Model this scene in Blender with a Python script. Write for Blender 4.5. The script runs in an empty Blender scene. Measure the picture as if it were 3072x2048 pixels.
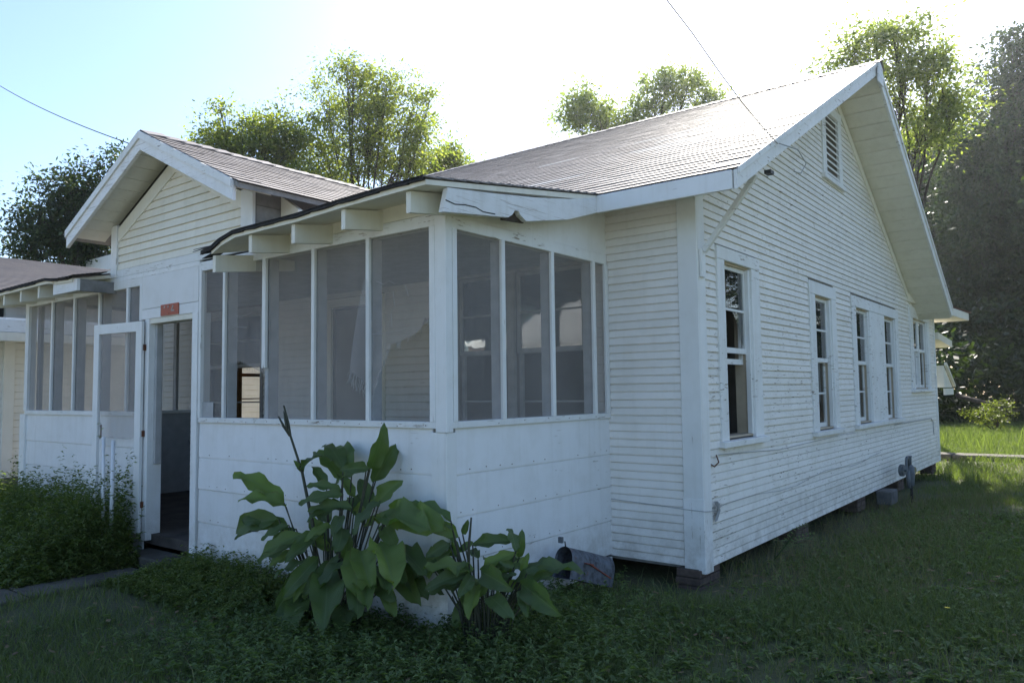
import bpy, bmesh, math, random
import numpy as np
from mathutils import Vector, Matrix
random.seed(7)
rng = np.random.default_rng(7)
PI = math.pi
sc = bpy.context.scene
COL = sc.collection

# ------------------------------------------------------------------ camera
CAM = Vector((3.5446, -3.8452, 1.6186))
_yaw, _pit, _rol, FPX = math.radians(37.751), math.radians(3.773), math.radians(-0.720), 2293.04
_F = Vector((-math.sin(_yaw) * math.cos(_pit), math.cos(_yaw) * math.cos(_pit), math.sin(_pit)))
_R0 = Vector((math.cos(_yaw), math.sin(_yaw), 0))
_U0 = _R0.cross(_F)
_R = _R0 * math.cos(_rol) + _U0 * math.sin(_rol)
_U = -_R0 * math.sin(_rol) + _U0 * math.cos(_rol)
cam_d = bpy.data.cameras.new('camera')
cam = bpy.data.objects.new('camera', cam_d)
COL.objects.link(cam)
m = Matrix.Identity(4)
for i in range(3):
    m[i][0], m[i][1], m[i][2], m[i][3] = _R[i], _U[i], -_F[i], CAM[i]
cam.matrix_world = m
cam_d.sensor_width = 36.0
cam_d.lens = 36.0 * FPX / 3072.0
cam_d.clip_end = 2000
cam_d.clip_start = 0.05
sc.camera = cam


def ray(u, v):
    return _F + _R * ((u - 1536) / FPX) - _U * ((v - 1024) / FPX)


def at(u, v, dist):
    """a point `dist` metres in front of where the photograph was taken"""
    return CAM + ray(u, v) * dist


# ------------------------------------------------------------------ sky, sun, exposure
SUN_EL, SUN_AZ = math.radians(38.5), math.radians(-16.5)      # azimuth from +Y, negative = towards -X
SUN_DIR = Vector((math.sin(SUN_AZ) * math.cos(SUN_EL), math.cos(SUN_AZ) * math.cos(SUN_EL), math.sin(SUN_EL)))
world = bpy.data.worlds.new('World')
sc.world = world
world.use_nodes = True
wn = world.node_tree.nodes
bg = wn['Background']
sky = wn.new('ShaderNodeTexSky')
sky.sky_type = 'NISHITA'
sky.sun_disc = False
sky.sun_elevation = SUN_EL
sky.sun_rotation = SUN_AZ
sky.air_density = 1.0
sky.dust_density = 1.2
sky.ozone_density = 4.0
world.node_tree.links.new(sky.outputs[0], bg.inputs[0])
bg.inputs[1].default_value = 0.10
sd = bpy.data.lights.new('sun', 'SUN')
sd.energy = 5.0
sd.angle = math.radians(0.55)
sd.color = (1.0, 0.93, 0.82)
sun = bpy.data.objects.new('sun', sd)
COL.objects.link(sun)
sun.rotation_euler = SUN_DIR.to_track_quat('Z', 'Y').to_euler()
sun.location = (0, 30, 30)
sc.view_settings.view_transform = 'Standard'
sc.view_settings.look = 'None'
sc.view_settings.gamma = 1.0
sc.view_settings.use_curve_mapping = False
sc.view_settings.exposure = 1.52
sc.render.engine = 'CYCLES'
sc.cycles.transparent_max_bounces = 24
sc.cycles.max_bounces = 8
sc.cycles.diffuse_bounces = 4
sc.cycles.use_denoising = True


# ------------------------------------------------------------------ object helpers
def tag(o, label=None, cat=None, group=None, kind=None):
    if label: o['label'] = label
    if cat: o['category'] = cat
    if group: o['group'] = group
    if kind: o['kind'] = kind
    return o


def thing(name, label, cat, loc=(0, 0, 0), group=None):
    o = bpy.data.objects.new(name, None)
    COL.objects.link(o)
    o.location = loc
    o.empty_display_size = 0.2
    return tag(o, label, cat, group)


def wloc(o):
    p = Vector(o.location)
    while o.parent:
        o = o.parent
        p += Vector(o.location)
    return p


def link(name, me, parent=None, loc=None):
    o = bpy.data.objects.new(name, me)
    COL.objects.link(o)
    if parent is not None:
        o.parent = parent
        o.location = (Vector(loc) if loc is not None else Vector((0, 0, 0))) - wloc(parent)
    elif loc is not None:
        o.location = loc
    return o


class MB:
    def __init__(s):
        s.v, s.f = [], []

    def poly(s, pts):
        n = len(s.v)
        s.v += [tuple(p) for p in pts]
        s.f.append(tuple(range(n, n + len(pts))))
        return s

    def box(s, x0, x1, y0, y1, z0, z1):
        if x1 < x0: x0, x1 = x1, x0
        if y1 < y0: y0, y1 = y1, y0
        if z1 < z0: z0, z1 = z1, z0
        return s.prism([(x0, y0, z0), (x1, y0, z0), (x1, y1, z0), (x0, y1, z0)], (0, 0, z1 - z0))

    def prism(s, base, d):
        n = len(s.v)
        k = len(base)
        d = Vector(d)
        s.v += [tuple(p) for p in base] + [tuple(Vector(p) + d) for p in base]
        nrm = Vector((0, 0, 0))
        for i in range(k):
            a, b = Vector(base[i]), Vector(base[(i + 1) % k])
            nrm += a.cross(b)
        fl = nrm.dot(d) > 0
        s.f.append(tuple(n + i for i in (range(k - 1, -1, -1) if fl else range(k))))
        s.f.append(tuple(n + k + i for i in (range(k) if fl else range(k - 1, -1, -1))))
        for i in range(k):
            j = (i + 1) % k
            q = (n + i, n + j, n + k + j, n + k + i)
            s.f.append(q if fl else q[::-1])
        return s

    def beam(s, a, b, w, h, up=(0, 0, 1)):
        """box along a->b; w across, h along up"""
        a, b = Vector(a), Vector(b)
        t = (b - a).normalized()
        side = t.cross(Vector(up)).normalized()
        u = side.cross(t).normalized()
        c = [a + side * (i * w / 2) + u * (j * h / 2) for i, j in ((-1, -1), (1, -1), (1, 1), (-1, 1))]
        return s.prism(c, b - a)

    def tube(s, pts, r, n=8, cap=True):
        pts = [Vector(p) for p in pts]
        rs = r if isinstance(r, (list, tuple)) else [r] * len(pts)
        base = len(s.v)
        prev = None
        for i, p in enumerate(pts):
            t = (pts[min(i + 1, len(pts) - 1)] - pts[max(i - 1, 0)])
            if t.length < 1e-9: t = Vector((0, 0, 1))
            t.normalize()
            if prev is None:
                a = Vector((0, 0, 1)) if abs(t.z) < 0.9 else Vector((1, 0, 0))
                prev = t.cross(a).normalized()
            prev = (prev - t * prev.dot(t))
            if prev.length < 1e-6:
                prev = t.orthogonal()
            prev.normalize()
            q = t.cross(prev)
            for k in range(n):
                an = 2 * PI * k / n
                s.v.append(tuple(p + (prev * math.cos(an) + q * math.sin(an)) * rs[i]))
        for i in range(len(pts) - 1):
            for k in range(n):
                k2 = (k + 1) % n
                s.f.append((base + i * n + k, base + i * n + k2, base + (i + 1) * n + k2, base + (i + 1) * n + k))
        if cap:
            s.f.append(tuple(base + k for k in range(n - 1, -1, -1)))
            s.f.append(tuple(base + (len(pts) - 1) * n + k for k in range(n)))
        return s

    def disc(s, c, axis, r, h, n=20):
        c = Vector(c)
        a = Vector(axis).normalized()
        return s.tube([c - a * h / 2, c + a * h / 2], r, n)

    def mesh(s, name, mat, smooth=False):
        me = bpy.data.meshes.new(name)
        me.from_pydata(s.v, [], s.f)
        if mat: me.materials.append(mat)
        if smooth:
            me.polygons.foreach_set('use_smooth', [True] * len(me.polygons))
        me.update()
        return me

    def build(s, name, mat, parent=None, smooth=False, bevel=0, label=None):
        me = s.mesh(name, mat, smooth)
        if parent is not None:
            w = wloc(parent)
            me.transform(Matrix.Translation(-w))
            o = bpy.data.objects.new(name, me)
            COL.objects.link(o)
            o.parent = parent
        else:
            o = bpy.data.objects.new(name, me)
            COL.objects.link(o)
        if bevel:
            b = o.modifiers.new('bevel', 'BEVEL')
            b.width = bevel
            b.segments = 1
            b.limit_method = 'ANGLE'
        if label: o['label'] = label
        return o


def mesh_np(name, V, F, mat, uv=None):
    """V (n,3), F (m,k) all the same size"""
    me = bpy.data.meshes.new(name)
    V = np.asarray(V, np.float32)
    F = np.asarray(F, np.int32)
    me.vertices.add(len(V))
    me.vertices.foreach_set('co', V.ravel())
    k = F.shape[1]
    me.loops.add(F.size)
    me.loops.foreach_set('vertex_index', F.ravel())
    me.polygons.add(len(F))
    me.polygons.foreach_set('loop_start', np.arange(0, F.size, k, dtype=np.int32))
    if mat: me.materials.append(mat)
    me.update(calc_edges=True)
    me.validate()
    return me


# ------------------------------------------------------------------ materials
MATS = {}


def nodes_of(name):
    mt = bpy.data.materials.new(name)
    mt.use_nodes = True
    nt = mt.node_tree
    return mt, nt, nt.nodes, nt.links, nt.nodes['Principled BSDF']


def noise(N, L, vec, scale, detail=4, rough=0.6, stretch=None):
    n = N.new('ShaderNodeTexNoise')
    n.inputs['Scale'].default_value = scale
    n.inputs['Detail'].default_value = detail
    n.inputs['Roughness'].default_value = rough
    if stretch:
        mp = N.new('ShaderNodeMapping')
        mp.inputs['Scale'].default_value = stretch
        L.new(vec, mp.inputs['Vector'])
        vec = mp.outputs[0]
    L.new(vec, n.inputs['Vector'])
    return n.outputs['Fac']


def ramp(N, L, fac, stops):
    r = N.new('ShaderNodeValToRGB')
    e = r.color_ramp.elements
    while len(e) < len(stops): e.new(0.5)
    for i, (p, c) in enumerate(stops):
        e[i].position = p
        e[i].color = (c, c, c, 1) if isinstance(c, (int, float)) else (*c, 1)
    L.new(fac, r.inputs[0])
    return r.outputs[0]


def mixc(N, L, fac, a, b, mode='MIX'):
    x = N.new('ShaderNodeMix')
    x.data_type = 'RGBA'
    x.blend_type = mode
    for sock, val in ((x.inputs[0], fac), (x.inputs[6], a), (x.inputs[7], b)):
        if isinstance(val, (int, float)):
            sock.default_value = val
        elif isinstance(val, tuple):
            sock.default_value = (*val, 1)
        else:
            L.new(val, sock)
    return x.outputs[2]


def mathn(N, L, op, a, b=None):
    x = N.new('ShaderNodeMath')
    x.operation = op
    for i, val in enumerate((a, b)):
        if val is None: continue
        if isinstance(val, (int, float)): x.inputs[i].default_value = val
        else: L.new(val, x.inputs[i])
    return x.outputs[0]


def paint(name, col, wood=(0.20, 0.17, 0.14), peel=0.62, stretch=(7, 7, 60), rough=0.6, dirt=0.35, grain=0.3, fleck=0.66):
    """old oil paint on boards: faded, dirty, flaking along the grain"""
    mt, nt, N, L, B = nodes_of(name)
    pos = N.new('ShaderNodeNewGeometry').outputs['Position']
    big = noise(N, L, pos, 0.9, 4)
    mid = noise(N, L, pos, 5.0, 5)
    c = mixc(N, L, ramp(N, L, big, [(0.3, 0.0), (0.75, 1.0)]), col, tuple(x * 0.93 for x in col))
    dirtf = mathn(N, L, 'MULTIPLY', ramp(N, L, mid, [(0.46, 0.0), (0.75, 1.0)]), dirt)
    c = mixc(N, L, dirtf, c, tuple(a * b for a, b in zip(col, (0.72, 0.70, 0.64))))
    st = noise(N, L, pos, 1.0, 5, 0.65, stretch)
    patch = noise(N, L, pos, 1.7, 3)
    pe = mathn(N, L, 'MULTIPLY', ramp(N, L, st, [(fleck, 0.0), (fleck + 0.03, 1.0)]),
               ramp(N, L, patch, [(peel - 0.06, 0.0), (peel + 0.06, 1.0)]))
    grn = noise(N, L, pos, 2.0, 3, 0.6, stretch)
    wd = mixc(N, L, grn, wood, tuple(min(1, x * 1.9) for x in wood))
    c = mixc(N, L, pe, c, wd)
    sp = N.new('ShaderNodeSeparateXYZ')
    L.new(pos, sp.inputs[0])
    mud = mathn(N, L, 'MULTIPLY', ramp(N, L, sp.outputs[2], [(0.10, 1.0), (0.62, 0.0)]), ramp(N, L, noise(N, L, pos, 7.0, 6, .7), [(0.40, 0.0), (0.66, 0.75)]))
    c = mixc(N, L, mud, c, (0.40, 0.36, 0.30))
    drip = mathn(N, L, 'MULTIPLY', ramp(N, L, noise(N, L, pos, 1.0, 4, .6, (16, 16, 1.1)), [(0.52, 0.0), (0.72, 1.0)]), dirt * .7)
    c = mixc(N, L, drip, c, tuple(a * b for a, b in zip(col, (0.70, 0.68, 0.62))))
    rnd = N.new('ShaderNodeObjectInfo').outputs['Random']
    c = mixc(N, L, 1.0, c, ramp(N, L, rnd, [(0.0, (0.93, 0.93, 0.92)), (1.0, (1.0, 1.0, 1.0))]), 'MULTIPLY')
    L.new(c, B.inputs['Base Color'])
    B.inputs['Roughness'].default_value = rough
    B.inputs['Specular IOR Level'].default_value = 0.35
    hgt = mathn(N, L, 'SUBTRACT', mathn(N, L, 'MULTIPLY', grn, grain), pe)
    bp = N.new('ShaderNodeBump')
    bp.inputs['Strength'].default_value = 0.35
    bp.inputs['Distance'].default_value = 0.004
    L.new(hgt, bp.inputs['Height'])
    L.new(bp.outputs[0], B.inputs['Normal'])
    return mt


def plain(name, col, rough=0.7, var=0.15, scale=6.0, metallic=0.0, bump=0.0, col2=None, spec=0.3, detail=5):
    mt, nt, N, L, B = nodes_of(name)
    pos = N.new('ShaderNodeNewGeometry').outputs['Position']
    f = noise(N, L, pos, scale, detail)
    c2 = col2 or tuple(x * (1 - var) for x in col)
    c = mixc(N, L, ramp(N, L, f, [(0.35, 0.0), (0.68, 1.0)]), col, c2)
    rnd = N.new('ShaderNodeObjectInfo').outputs['Random']
    c = mixc(N, L, 1.0, c, ramp(N, L, rnd, [(0.0, (0.86, 0.86, 0.86)), (1.0, (1.0, 1.0, 1.0))]), 'MULTIPLY')
    L.new(c, B.inputs['Base Color'])
    B.inputs['Roughness'].default_value = rough
    B.inputs['Metallic'].default_value = metallic
    B.inputs['Specular IOR Level'].default_value = spec
    if bump:
        bp = N.new('ShaderNodeBump')
        bp.inputs['Strength'].default_value = bump
        bp.inputs['Distance'].default_value = 0.01
        L.new(noise(N, L, pos, scale * 6, 4), bp.inputs['Height'])
        L.new(bp.outputs[0], B.inputs['Normal'])
    return mt


def leafmat(name, c1, c2, trans=0.35, rough=0.5, spec=0.3):
    mt, nt, N, L, B = nodes_of(name)
    g = N.new('ShaderNodeNewGeometry')
    c = mixc(N, L, g.outputs['Random Per Island'], c1, c2)
    L.new(c, B.inputs['Base Color'])
    B.inputs['Roughness'].default_value = rough
    B.inputs['Specular IOR Level'].default_value = spec
    tr = N.new('ShaderNodeBsdfTranslucent')
    L.new(mixc(N, L, 1.0, c, (1.5, 1.75, 0.55), 'MULTIPLY'), tr.inputs['Color'])
    mx = N.new('ShaderNodeMixShader')
    mx.inputs[0].default_value = trans
    L.new(B.outputs[0], mx.inputs[1])
    L.new(tr.outputs[0], mx.inputs[2])
    L.new(mx.outputs[0], nt.nodes['Material Output'].inputs['Surface'])
    return mt


WHITE = (0.80, 0.80, 0.79)
M = dict(
    gable=paint('peeling_white_paint', (0.84, 0.81, 0.765), peel=0.49, stretch=(9, 9, 60), fleck=0.605),
    front=paint('white_paint_boards', (0.80, 0.80, 0.80), peel=0.60, stretch=(5, 5, 45), dirt=0.3, fleck=.64),
    strip=paint('white_paint_clapboard', (0.84, 0.805, 0.765), peel=0.60, stretch=(4, 4, 60), dirt=0.3),
    vert=paint('white_paint_upright', (0.80, 0.80, 0.79), peel=0.58, stretch=(45, 45, 4), dirt=0.3, fleck=0.63),
    trim=paint('cracked_white_trim', (0.80, 0.80, 0.79), peel=0.50, stretch=(7, 7, 50), dirt=0.35, fleck=0.60),
    eave=paint('cream_eave_paint', (0.80, 0.775, 0.69), peel=0.62, stretch=(6, 6, 40), dirt=0.35, wood=(0.2, 0.15, 0.1)),
    fascia=paint('weathered_fascia', (0.80, 0.80, 0.80), peel=0.43, stretch=(3, 3, 95), dirt=0.4, fleck=0.585, wood=(0.33, 0.31, 0.29)),
    cream=paint('yellowed_white', (0.82, 0.78, 0.68), peel=0.66, stretch=(5, 5, 40), dirt=0.35),
    grey=plain('grey_stud_paint', (0.46, 0.46, 0.46), 0.7, 0.2, 8),
    deckgrey=plain('grey_bare_boards', (0.30, 0.29, 0.28), 0.8, 0.4, 7),
    felt=plain('black_roofing_edge', (0.035, 0.033, 0.032), 0.85, 0.4, 20, bump=0.4),
    beige=plain('beige_interior', (0.55, 0.46, 0.34), 0.75, 0.25, 3),
    sashgrey=plain('dim_sash_paint', (0.42, 0.40, 0.375), 0.7, 0.25, 8),
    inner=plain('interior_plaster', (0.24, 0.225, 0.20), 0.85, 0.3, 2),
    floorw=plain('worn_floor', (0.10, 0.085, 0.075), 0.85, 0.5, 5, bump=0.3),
    brownjamb=plain('bare_brown_jamb', (0.25, 0.13, 0.05), 0.7, 0.35, 6),
    vent=plain('vent_dark', (0.03, 0.03, 0.03), 0.9),
    concrete=plain('old_concrete', (0.13, 0.12, 0.105), 0.95, 0.5, 3.5, bump=0.5, col2=(0.065, 0.06, 0.048)),
    brick=plain('dirty_brick', (0.13, 0.095, 0.08), 0.9, 0.4, 14, bump=0.6),
    block=plain('grey_block', (0.14, 0.14, 0.14), 0.9, 0.4, 10, bump=0.5),
    rust=plain('rust', (0.16, 0.065, 0.035), 0.85, 0.5, 30, bump=0.4),
    metergrey=plain('meter_grey', (0.15, 0.165, 0.175), 0.55, 0.3, 15),
    pipe=plain('dark_pipe', (0.05, 0.05, 0.05), 0.6, 0.3, 15),
    pvc=plain('white_pipe', (0.78, 0.78, 0.78), 0.4, 0.08, 8),
    cable=plain('cable_black', (0.025, 0.025, 0.028), 0.6),
    cablegrey=plain('cable_grey', (0.42, 0.42, 0.42), 0.6),
    red=plain('faded_red', (0.50, 0.12, 0.065), 0.6, 0.3, 40, col2=(0.40, 0.14, 0.10)),
    numeral=plain('faded_numeral', (0.46, 0.40, 0.38), 0.6),
    stem=plain('canna_stem', (0.06, 0.065, 0.04), 0.6, 0.3, 20),
    stemg=plain('green_stem', (0.06, 0.10, 0.03), 0.6, 0.3, 20),
    bark=plain('bark', (0.085, 0.068, 0.052), 0.95, 0.5, 8, bump=0.6),
    thread=plain('screen_thread', (0.5, 0.5, 0.5), 0.6),
    nbrwall=paint('neighbour_cream', (0.85, 0.83, 0.78), peel=0.7, stretch=(6, 6, 50), dirt=0.2),
    nbrroof=plain('neighbour_shingles', (0.085, 0.08, 0.088), 0.85, 0.35, 2, col2=(0.055, 0.055, 0.07)),
    nbrblue=plain('bluegrey_shingles', (0.17, 0.18, 0.21), 0.8, 0.2, 9),
)


def shingle_mat():
    mt, nt, N, L, B = nodes_of('asphalt_shingle')
    g = N.new('ShaderNodeNewGeometry')
    pos = g.outputs['Position']
    rnd = N.new('ShaderNodeObjectInfo').outputs['Random']
    r = mathn(N, L, 'FRACT', mathn(N, L, 'ADD', g.outputs['Random Per Island'], rnd))
    c = ramp(N, L, r, [(0.0, (0.185, 0.165, 0.162)), (0.5, (0.215, 0.195, 0.192)), (1.0, (0.25, 0.23, 0.226))])
    f = noise(N, L, pos, 1.3, 4)
    c = mixc(N, L, mathn(N, L, 'MULTIPLY', ramp(N, L, f, [(0.4, 0.0), (0.7, 1.0)]), 0.5), c, (0.175, 0.158, 0.154))
    gr = noise(N, L, pos, 260, 2)
    c = mixc(N, L, 1.0, c, ramp(N, L, gr, [(0.3, 0.65), (0.7, 1.25)]), 'MULTIPLY')
    L.new(c, B.inputs['Base Color'])
    B.inputs['Roughness'].default_value = 0.6
    B.inputs['Specular IOR Level'].default_value = 0.5
    bp = N.new('ShaderNodeBump')
    bp.inputs['Strength'].default_value = 0.5
    bp.inputs['Distance'].default_value = 0.004
    L.new(gr, bp.inputs['Height'])
    L.new(bp.outputs[0], B.inputs['Normal'])
    return mt


def screen_mat(name, cover, col=(0.41, 0.375, 0.355)):
    mt, nt, N, L, B = nodes_of(name)
    pos = N.new('ShaderNodeNewGeometry').outputs['Position']
    B.inputs['Base Color'].default_value = (*col, 1)
    B.inputs['Roughness'].default_value = 0.6
    f = noise(N, L, pos, 1.6, 2, 0.5)
    st = noise(N, L, pos, 1.0, 2, 0.5, (9, 9, 1.0))
    fac = mathn(N, L, 'ADD', ramp(N, L, f, [(0.25, cover - 0.05), (0.8, cover + 0.08)]),
                mathn(N, L, 'MULTIPLY', ramp(N, L, st, [(0.4, 0.0), (0.8, 1.0)]), 0.05))
    tr = N.new('ShaderNodeBsdfTransparent')
    mx = N.new('ShaderNodeMixShader')
    L.new(fac, mx.inputs[0])
    L.new(tr.outputs[0], mx.inputs[1])
    L.new(B.outputs[0], mx.inputs[2])
    L.new(mx.outputs[0], nt.nodes['Material Output'].inputs['Surface'])
    return mt


def glass_mat(name, tint=(0.86, 0.9, 0.9), dust=0.05):
    mt, nt, N, L, B = nodes_of(name)
    pos = N.new('ShaderNodeNewGeometry').outputs['Position']
    tr = N.new('ShaderNodeBsdfTransparent')
    tr.inputs['Color'].default_value = (*tint, 1)
    gl = N.new('ShaderNodeBsdfGlossy')
    gl.inputs['Roughness'].default_value = 0.015
    bp = N.new('ShaderNodeBump')
    bp.inputs['Strength'].default_value = 0.06
    bp.inputs['Distance'].default_value = 0.02
    L.new(noise(N, L, pos, 3.0, 2), bp.inputs['Height'])
    L.new(bp.outputs[0], gl.inputs['Normal'])
    fr = N.new('ShaderNodeFresnel')
    fr.inputs['IOR'].default_value = 1.5
    fac = mathn(N, L, 'MINIMUM', mathn(N, L, 'ADD', mathn(N, L, 'MULTIPLY', fr.outputs[0], 1.3), 0.01), 1.0)
    m1 = N.new('ShaderNodeMixShader')
    L.new(fac, m1.inputs[0])
    L.new(tr.outputs[0], m1.inputs[1])
    L.new(gl.outputs[0], m1.inputs[2])
    df = N.new('ShaderNodeBsdfDiffuse')
    df.inputs['Color'].default_value = (0.5, 0.49, 0.46, 1)
    m2 = N.new('ShaderNodeMixShader')
    L.new(mathn(N, L, 'MULTIPLY', ramp(N, L, noise(N, L, pos, 4.0, 5), [(0.35, 0.2), (0.75, 1.0)]), dust), m2.inputs[0])
    L.new(m1.outputs[0], m2.inputs[1])
    L.new(df.outputs[0], m2.inputs[2])
    L.new(m2.outputs[0], nt.nodes['Material Output'].inputs['Surface'])
    return mt


def ground_mat():
    mt, nt, N, L, B = nodes_of('lawn_soil')
    pos = N.new('ShaderNodeNewGeometry').outputs['Position']
    f = noise(N, L, pos, 1.4, 6)
    g = noise(N, L, pos, 30, 4)
    c = mixc(N, L, ramp(N, L, f, [(0.35, 0.0), (0.65, 1.0)]), (0.055, 0.075, 0.024), (0.075, 0.068, 0.038))
    c = mixc(N, L, ramp(N, L, g, [(0.4, 0.0), (0.7, 0.6)]), c, (0.08, 0.11, 0.03))
    L.new(c, B.inputs['Base Color'])
    B.inputs['Roughness'].default_value = 0.95
    bp = N.new('ShaderNodeBump')
    bp.inputs['Strength'].default_value = 0.8
    bp.inputs['Distance'].default_value = 0.03
    L.new(g, bp.inputs['Height'])
    L.new(bp.outputs[0], B.inputs['Normal'])
    return mt


def canna_mat():
    mt, nt, N, L, B = nodes_of('canna_leaf')
    uv = N.new('ShaderNodeUVMap').outputs[0]
    sx = N.new('ShaderNodeSeparateXYZ')
    L.new(uv, sx.inputs[0])
    rnd = N.new('ShaderNodeObjectInfo').outputs['Random']
    c = ramp(N, L, rnd, [(0.0, (0.075, 0.105, 0.042)), (0.6, (0.10, 0.145, 0.045)), (1.0, (0.18, 0.24, 0.048))])
    du = mathn(N, L, 'ABSOLUTE', mathn(N, L, 'SUBTRACT', sx.outputs[0], 0.5))
    rib = ramp(N, L, du, [(0.0, 1.0), (0.022, 0.35), (0.04, 0.0)])
    c = mixc(N, L, mathn(N, L, 'MULTIPLY', rib, 0.75), c, (0.15, 0.20, 0.09))
    vein = N.new('ShaderNodeTexWave')
    vein.inputs['Scale'].default_value = 9
    vein.inputs['Distortion'].default_value = 0.6
    cb = N.new('ShaderNodeCombineXYZ')
    L.new(mathn(N, L, 'SUBTRACT', sx.outputs[1], mathn(N, L, 'MULTIPLY', du, 0.8)), cb.inputs[0])
    L.new(cb.outputs[0], vein.inputs['Vector'])
    c = mixc(N, L, mathn(N, L, 'MULTIPLY', vein.outputs['Fac'], 0.40), c, (0.10, 0.155, 0.075))
    pos = N.new('ShaderNodeNewGeometry').outputs['Position']
    ol = N.new('ShaderNodeObjectInfo')
    edge = ramp(N, L, du, [(0.44, 0.0), (0.5, 1.0)])
    spots = ramp(N, L, noise(N, L, pos, 9, 4), [(0.52, 0.0), (0.64, 1.0)])
    c = mixc(N, L, mathn(N, L, 'MULTIPLY', mathn(N, L, 'MULTIPLY', edge, spots), 0.8), c, (0.14, 0.085, 0.03))
    L.new(c, B.inputs['Base Color'])
    B.inputs['Roughness'].default_value = 0.42
    B.inputs['Specular IOR Level'].default_value = 0.35
    bp = N.new('ShaderNodeBump')
    bp.inputs['Strength'].default_value = 0.25
    bp.inputs['Distance'].default_value = 0.004
    L.new(vein.outputs['Fac'], bp.inputs['Height'])
    L.new(bp.outputs[0], B.inputs['Normal'])
    tr = N.new('ShaderNodeBsdfTranslucent')
    L.new(mixc(N, L, 1.0, c, (1.6, 2.0, 0.6), 'MULTIPLY'), tr.inputs['Color'])
    mx = N.new('ShaderNodeMixShader')
    mx.inputs[0].default_value = 0.38
    L.new(B.outputs[0], mx.inputs[1])
    L.new(tr.outputs[0], mx.inputs[2])
    L.new(mx.outputs[0], nt.nodes['Material Output'].inputs['Surface'])
    return mt


def mailbox_mat():
    mt, nt, N, L, B = nodes_of('scuffed_galvanised')
    pos = N.new('ShaderNodeNewGeometry').outputs['Position']
    f = noise(N, L, pos, 14, 6, 0.7, (1, 1.6, 1))
    c = ramp(N, L, f, [(0.34, (0.13, 0.145, 0.175)), (0.50, (0.095, 0.105, 0.125)), (0.60, (0.05, 0.05, 0.058)), (0.74, (0.032, 0.03, 0.033))])
    f2 = noise(N, L, pos, 9, 4)
    c = mixc(N, L, ramp(N, L, f2, [(0.62, 0.0), (0.7, 0.8)]), c, (0.16, 0.07, 0.045))
    L.new(c, B.inputs['Base Color'])
    B.inputs['Roughness'].default_value = 0.6
    B.inputs['Metallic'].default_value = 0.15
    return mt


M.update(wornshingle=plain('pale_glint_shingle', (.52, .50, .48), .5, .2, 30, spec=.5), shingle=shingle_mat(), screen=screen_mat('insect_mesh', 0.34), flap=screen_mat('insect_mesh_loose', 0.12, (0.62, 0.63, 0.66)),
         glass=glass_mat('old_glass'), dustglass=glass_mat('dusty_glass', dust=0.12), ground=ground_mat(), canna=canna_mat(), mailbox=mailbox_mat(),
         treedark=leafmat('dark_tree_leaf', (0.026, 0.044, 0.022), (0.065, 0.09, 0.034), 0.30),
         treemid=leafmat('mid_tree_leaf', (0.085, 0.115, 0.04), (0.27, 0.27, 0.09), 0.62),
         treelight=leafmat('light_tree_leaf', (0.10, 0.13, 0.055), (0.25, 0.26, 0.12), 0.62),
         thicket=leafmat('thicket_leaf', (0.018, 0.030, 0.012), (0.045, 0.065, 0.02), 0.3),
         bushlit=leafmat('bright_bush_leaf', (0.07, 0.09, 0.02), (0.15, 0.16, 0.045), 0.5),
         grass=leafmat('grass_blade', (0.080, 0.108, 0.042), (0.165, 0.195, 0.080), 0.35, 0.55),
         straw=leafmat('dry_grass', (0.16, 0.14, 0.07), (0.24, 0.21, 0.12), 0.2, 0.7),
         weed=leafmat('weed_leaf', (0.085, 0.125, 0.05), (0.165, 0.215, 0.085), 0.4, 0.5),
         vine=leafmat('vine_leaf', (0.08, 0.115, 0.038), (0.18, 0.215, 0.07), 0.4, 0.5),
         )

# ------------------------------------------------------------------ the ground
g = MB()
def gh(x, y):
    """height of the soil: it falls a little towards the rear along the gable wall"""
    x, y = np.asarray(x, float), np.asarray(y, float)
    a = np.clip((y - 2.3) / 4.0, 0, 1) * np.clip((15.2 - y) / 1.5, 0, 1)
    b = 1 - np.clip((x - 1.3) / 2.2, 0, 1)
    c = np.clip((x + 7.9) / 1.0, 0, 1)
    bump = .018 * np.sin(x * 2.3 + 1.1 * np.sin(y * 1.3)) * np.sin(y * 1.9 + .7)
    return -.10 * a * b * c + bump * np.clip((y + 3) / 2, 0, 1) * np.clip((20 - np.abs(y)) / 5, 0, 1) * (np.abs(x) < 14)


def axis_lines(fine0, fine1, st):
    v = [-120, -100, -80, -60, -45, -30, -22] + list(np.arange(fine0, fine1 + st / 2, st)) + [22, 30, 45, 60, 80, 100, 120]
    return sorted(set(round(float(q), 3) for q in v))


gx, gy = axis_lines(-15, 15, .4), axis_lines(-9, 20, .4)
gv = [(x, y, float(gh(x, y))) for y in gy for x in gx]
k = len(gx)
gf = [(j * k + i, j * k + i + 1, (j + 1) * k + i + 1, (j + 1) * k + i) for j in range(len(gy) - 1) for i in range(k - 1)]
me = bpy.data.meshes.new('ground')
me.from_pydata(gv, [], gf)
me.materials.append(M['ground'])
o = bpy.data.objects.new('ground', me)
COL.objects.link(o)
tag(o, kind='structure')

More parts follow.
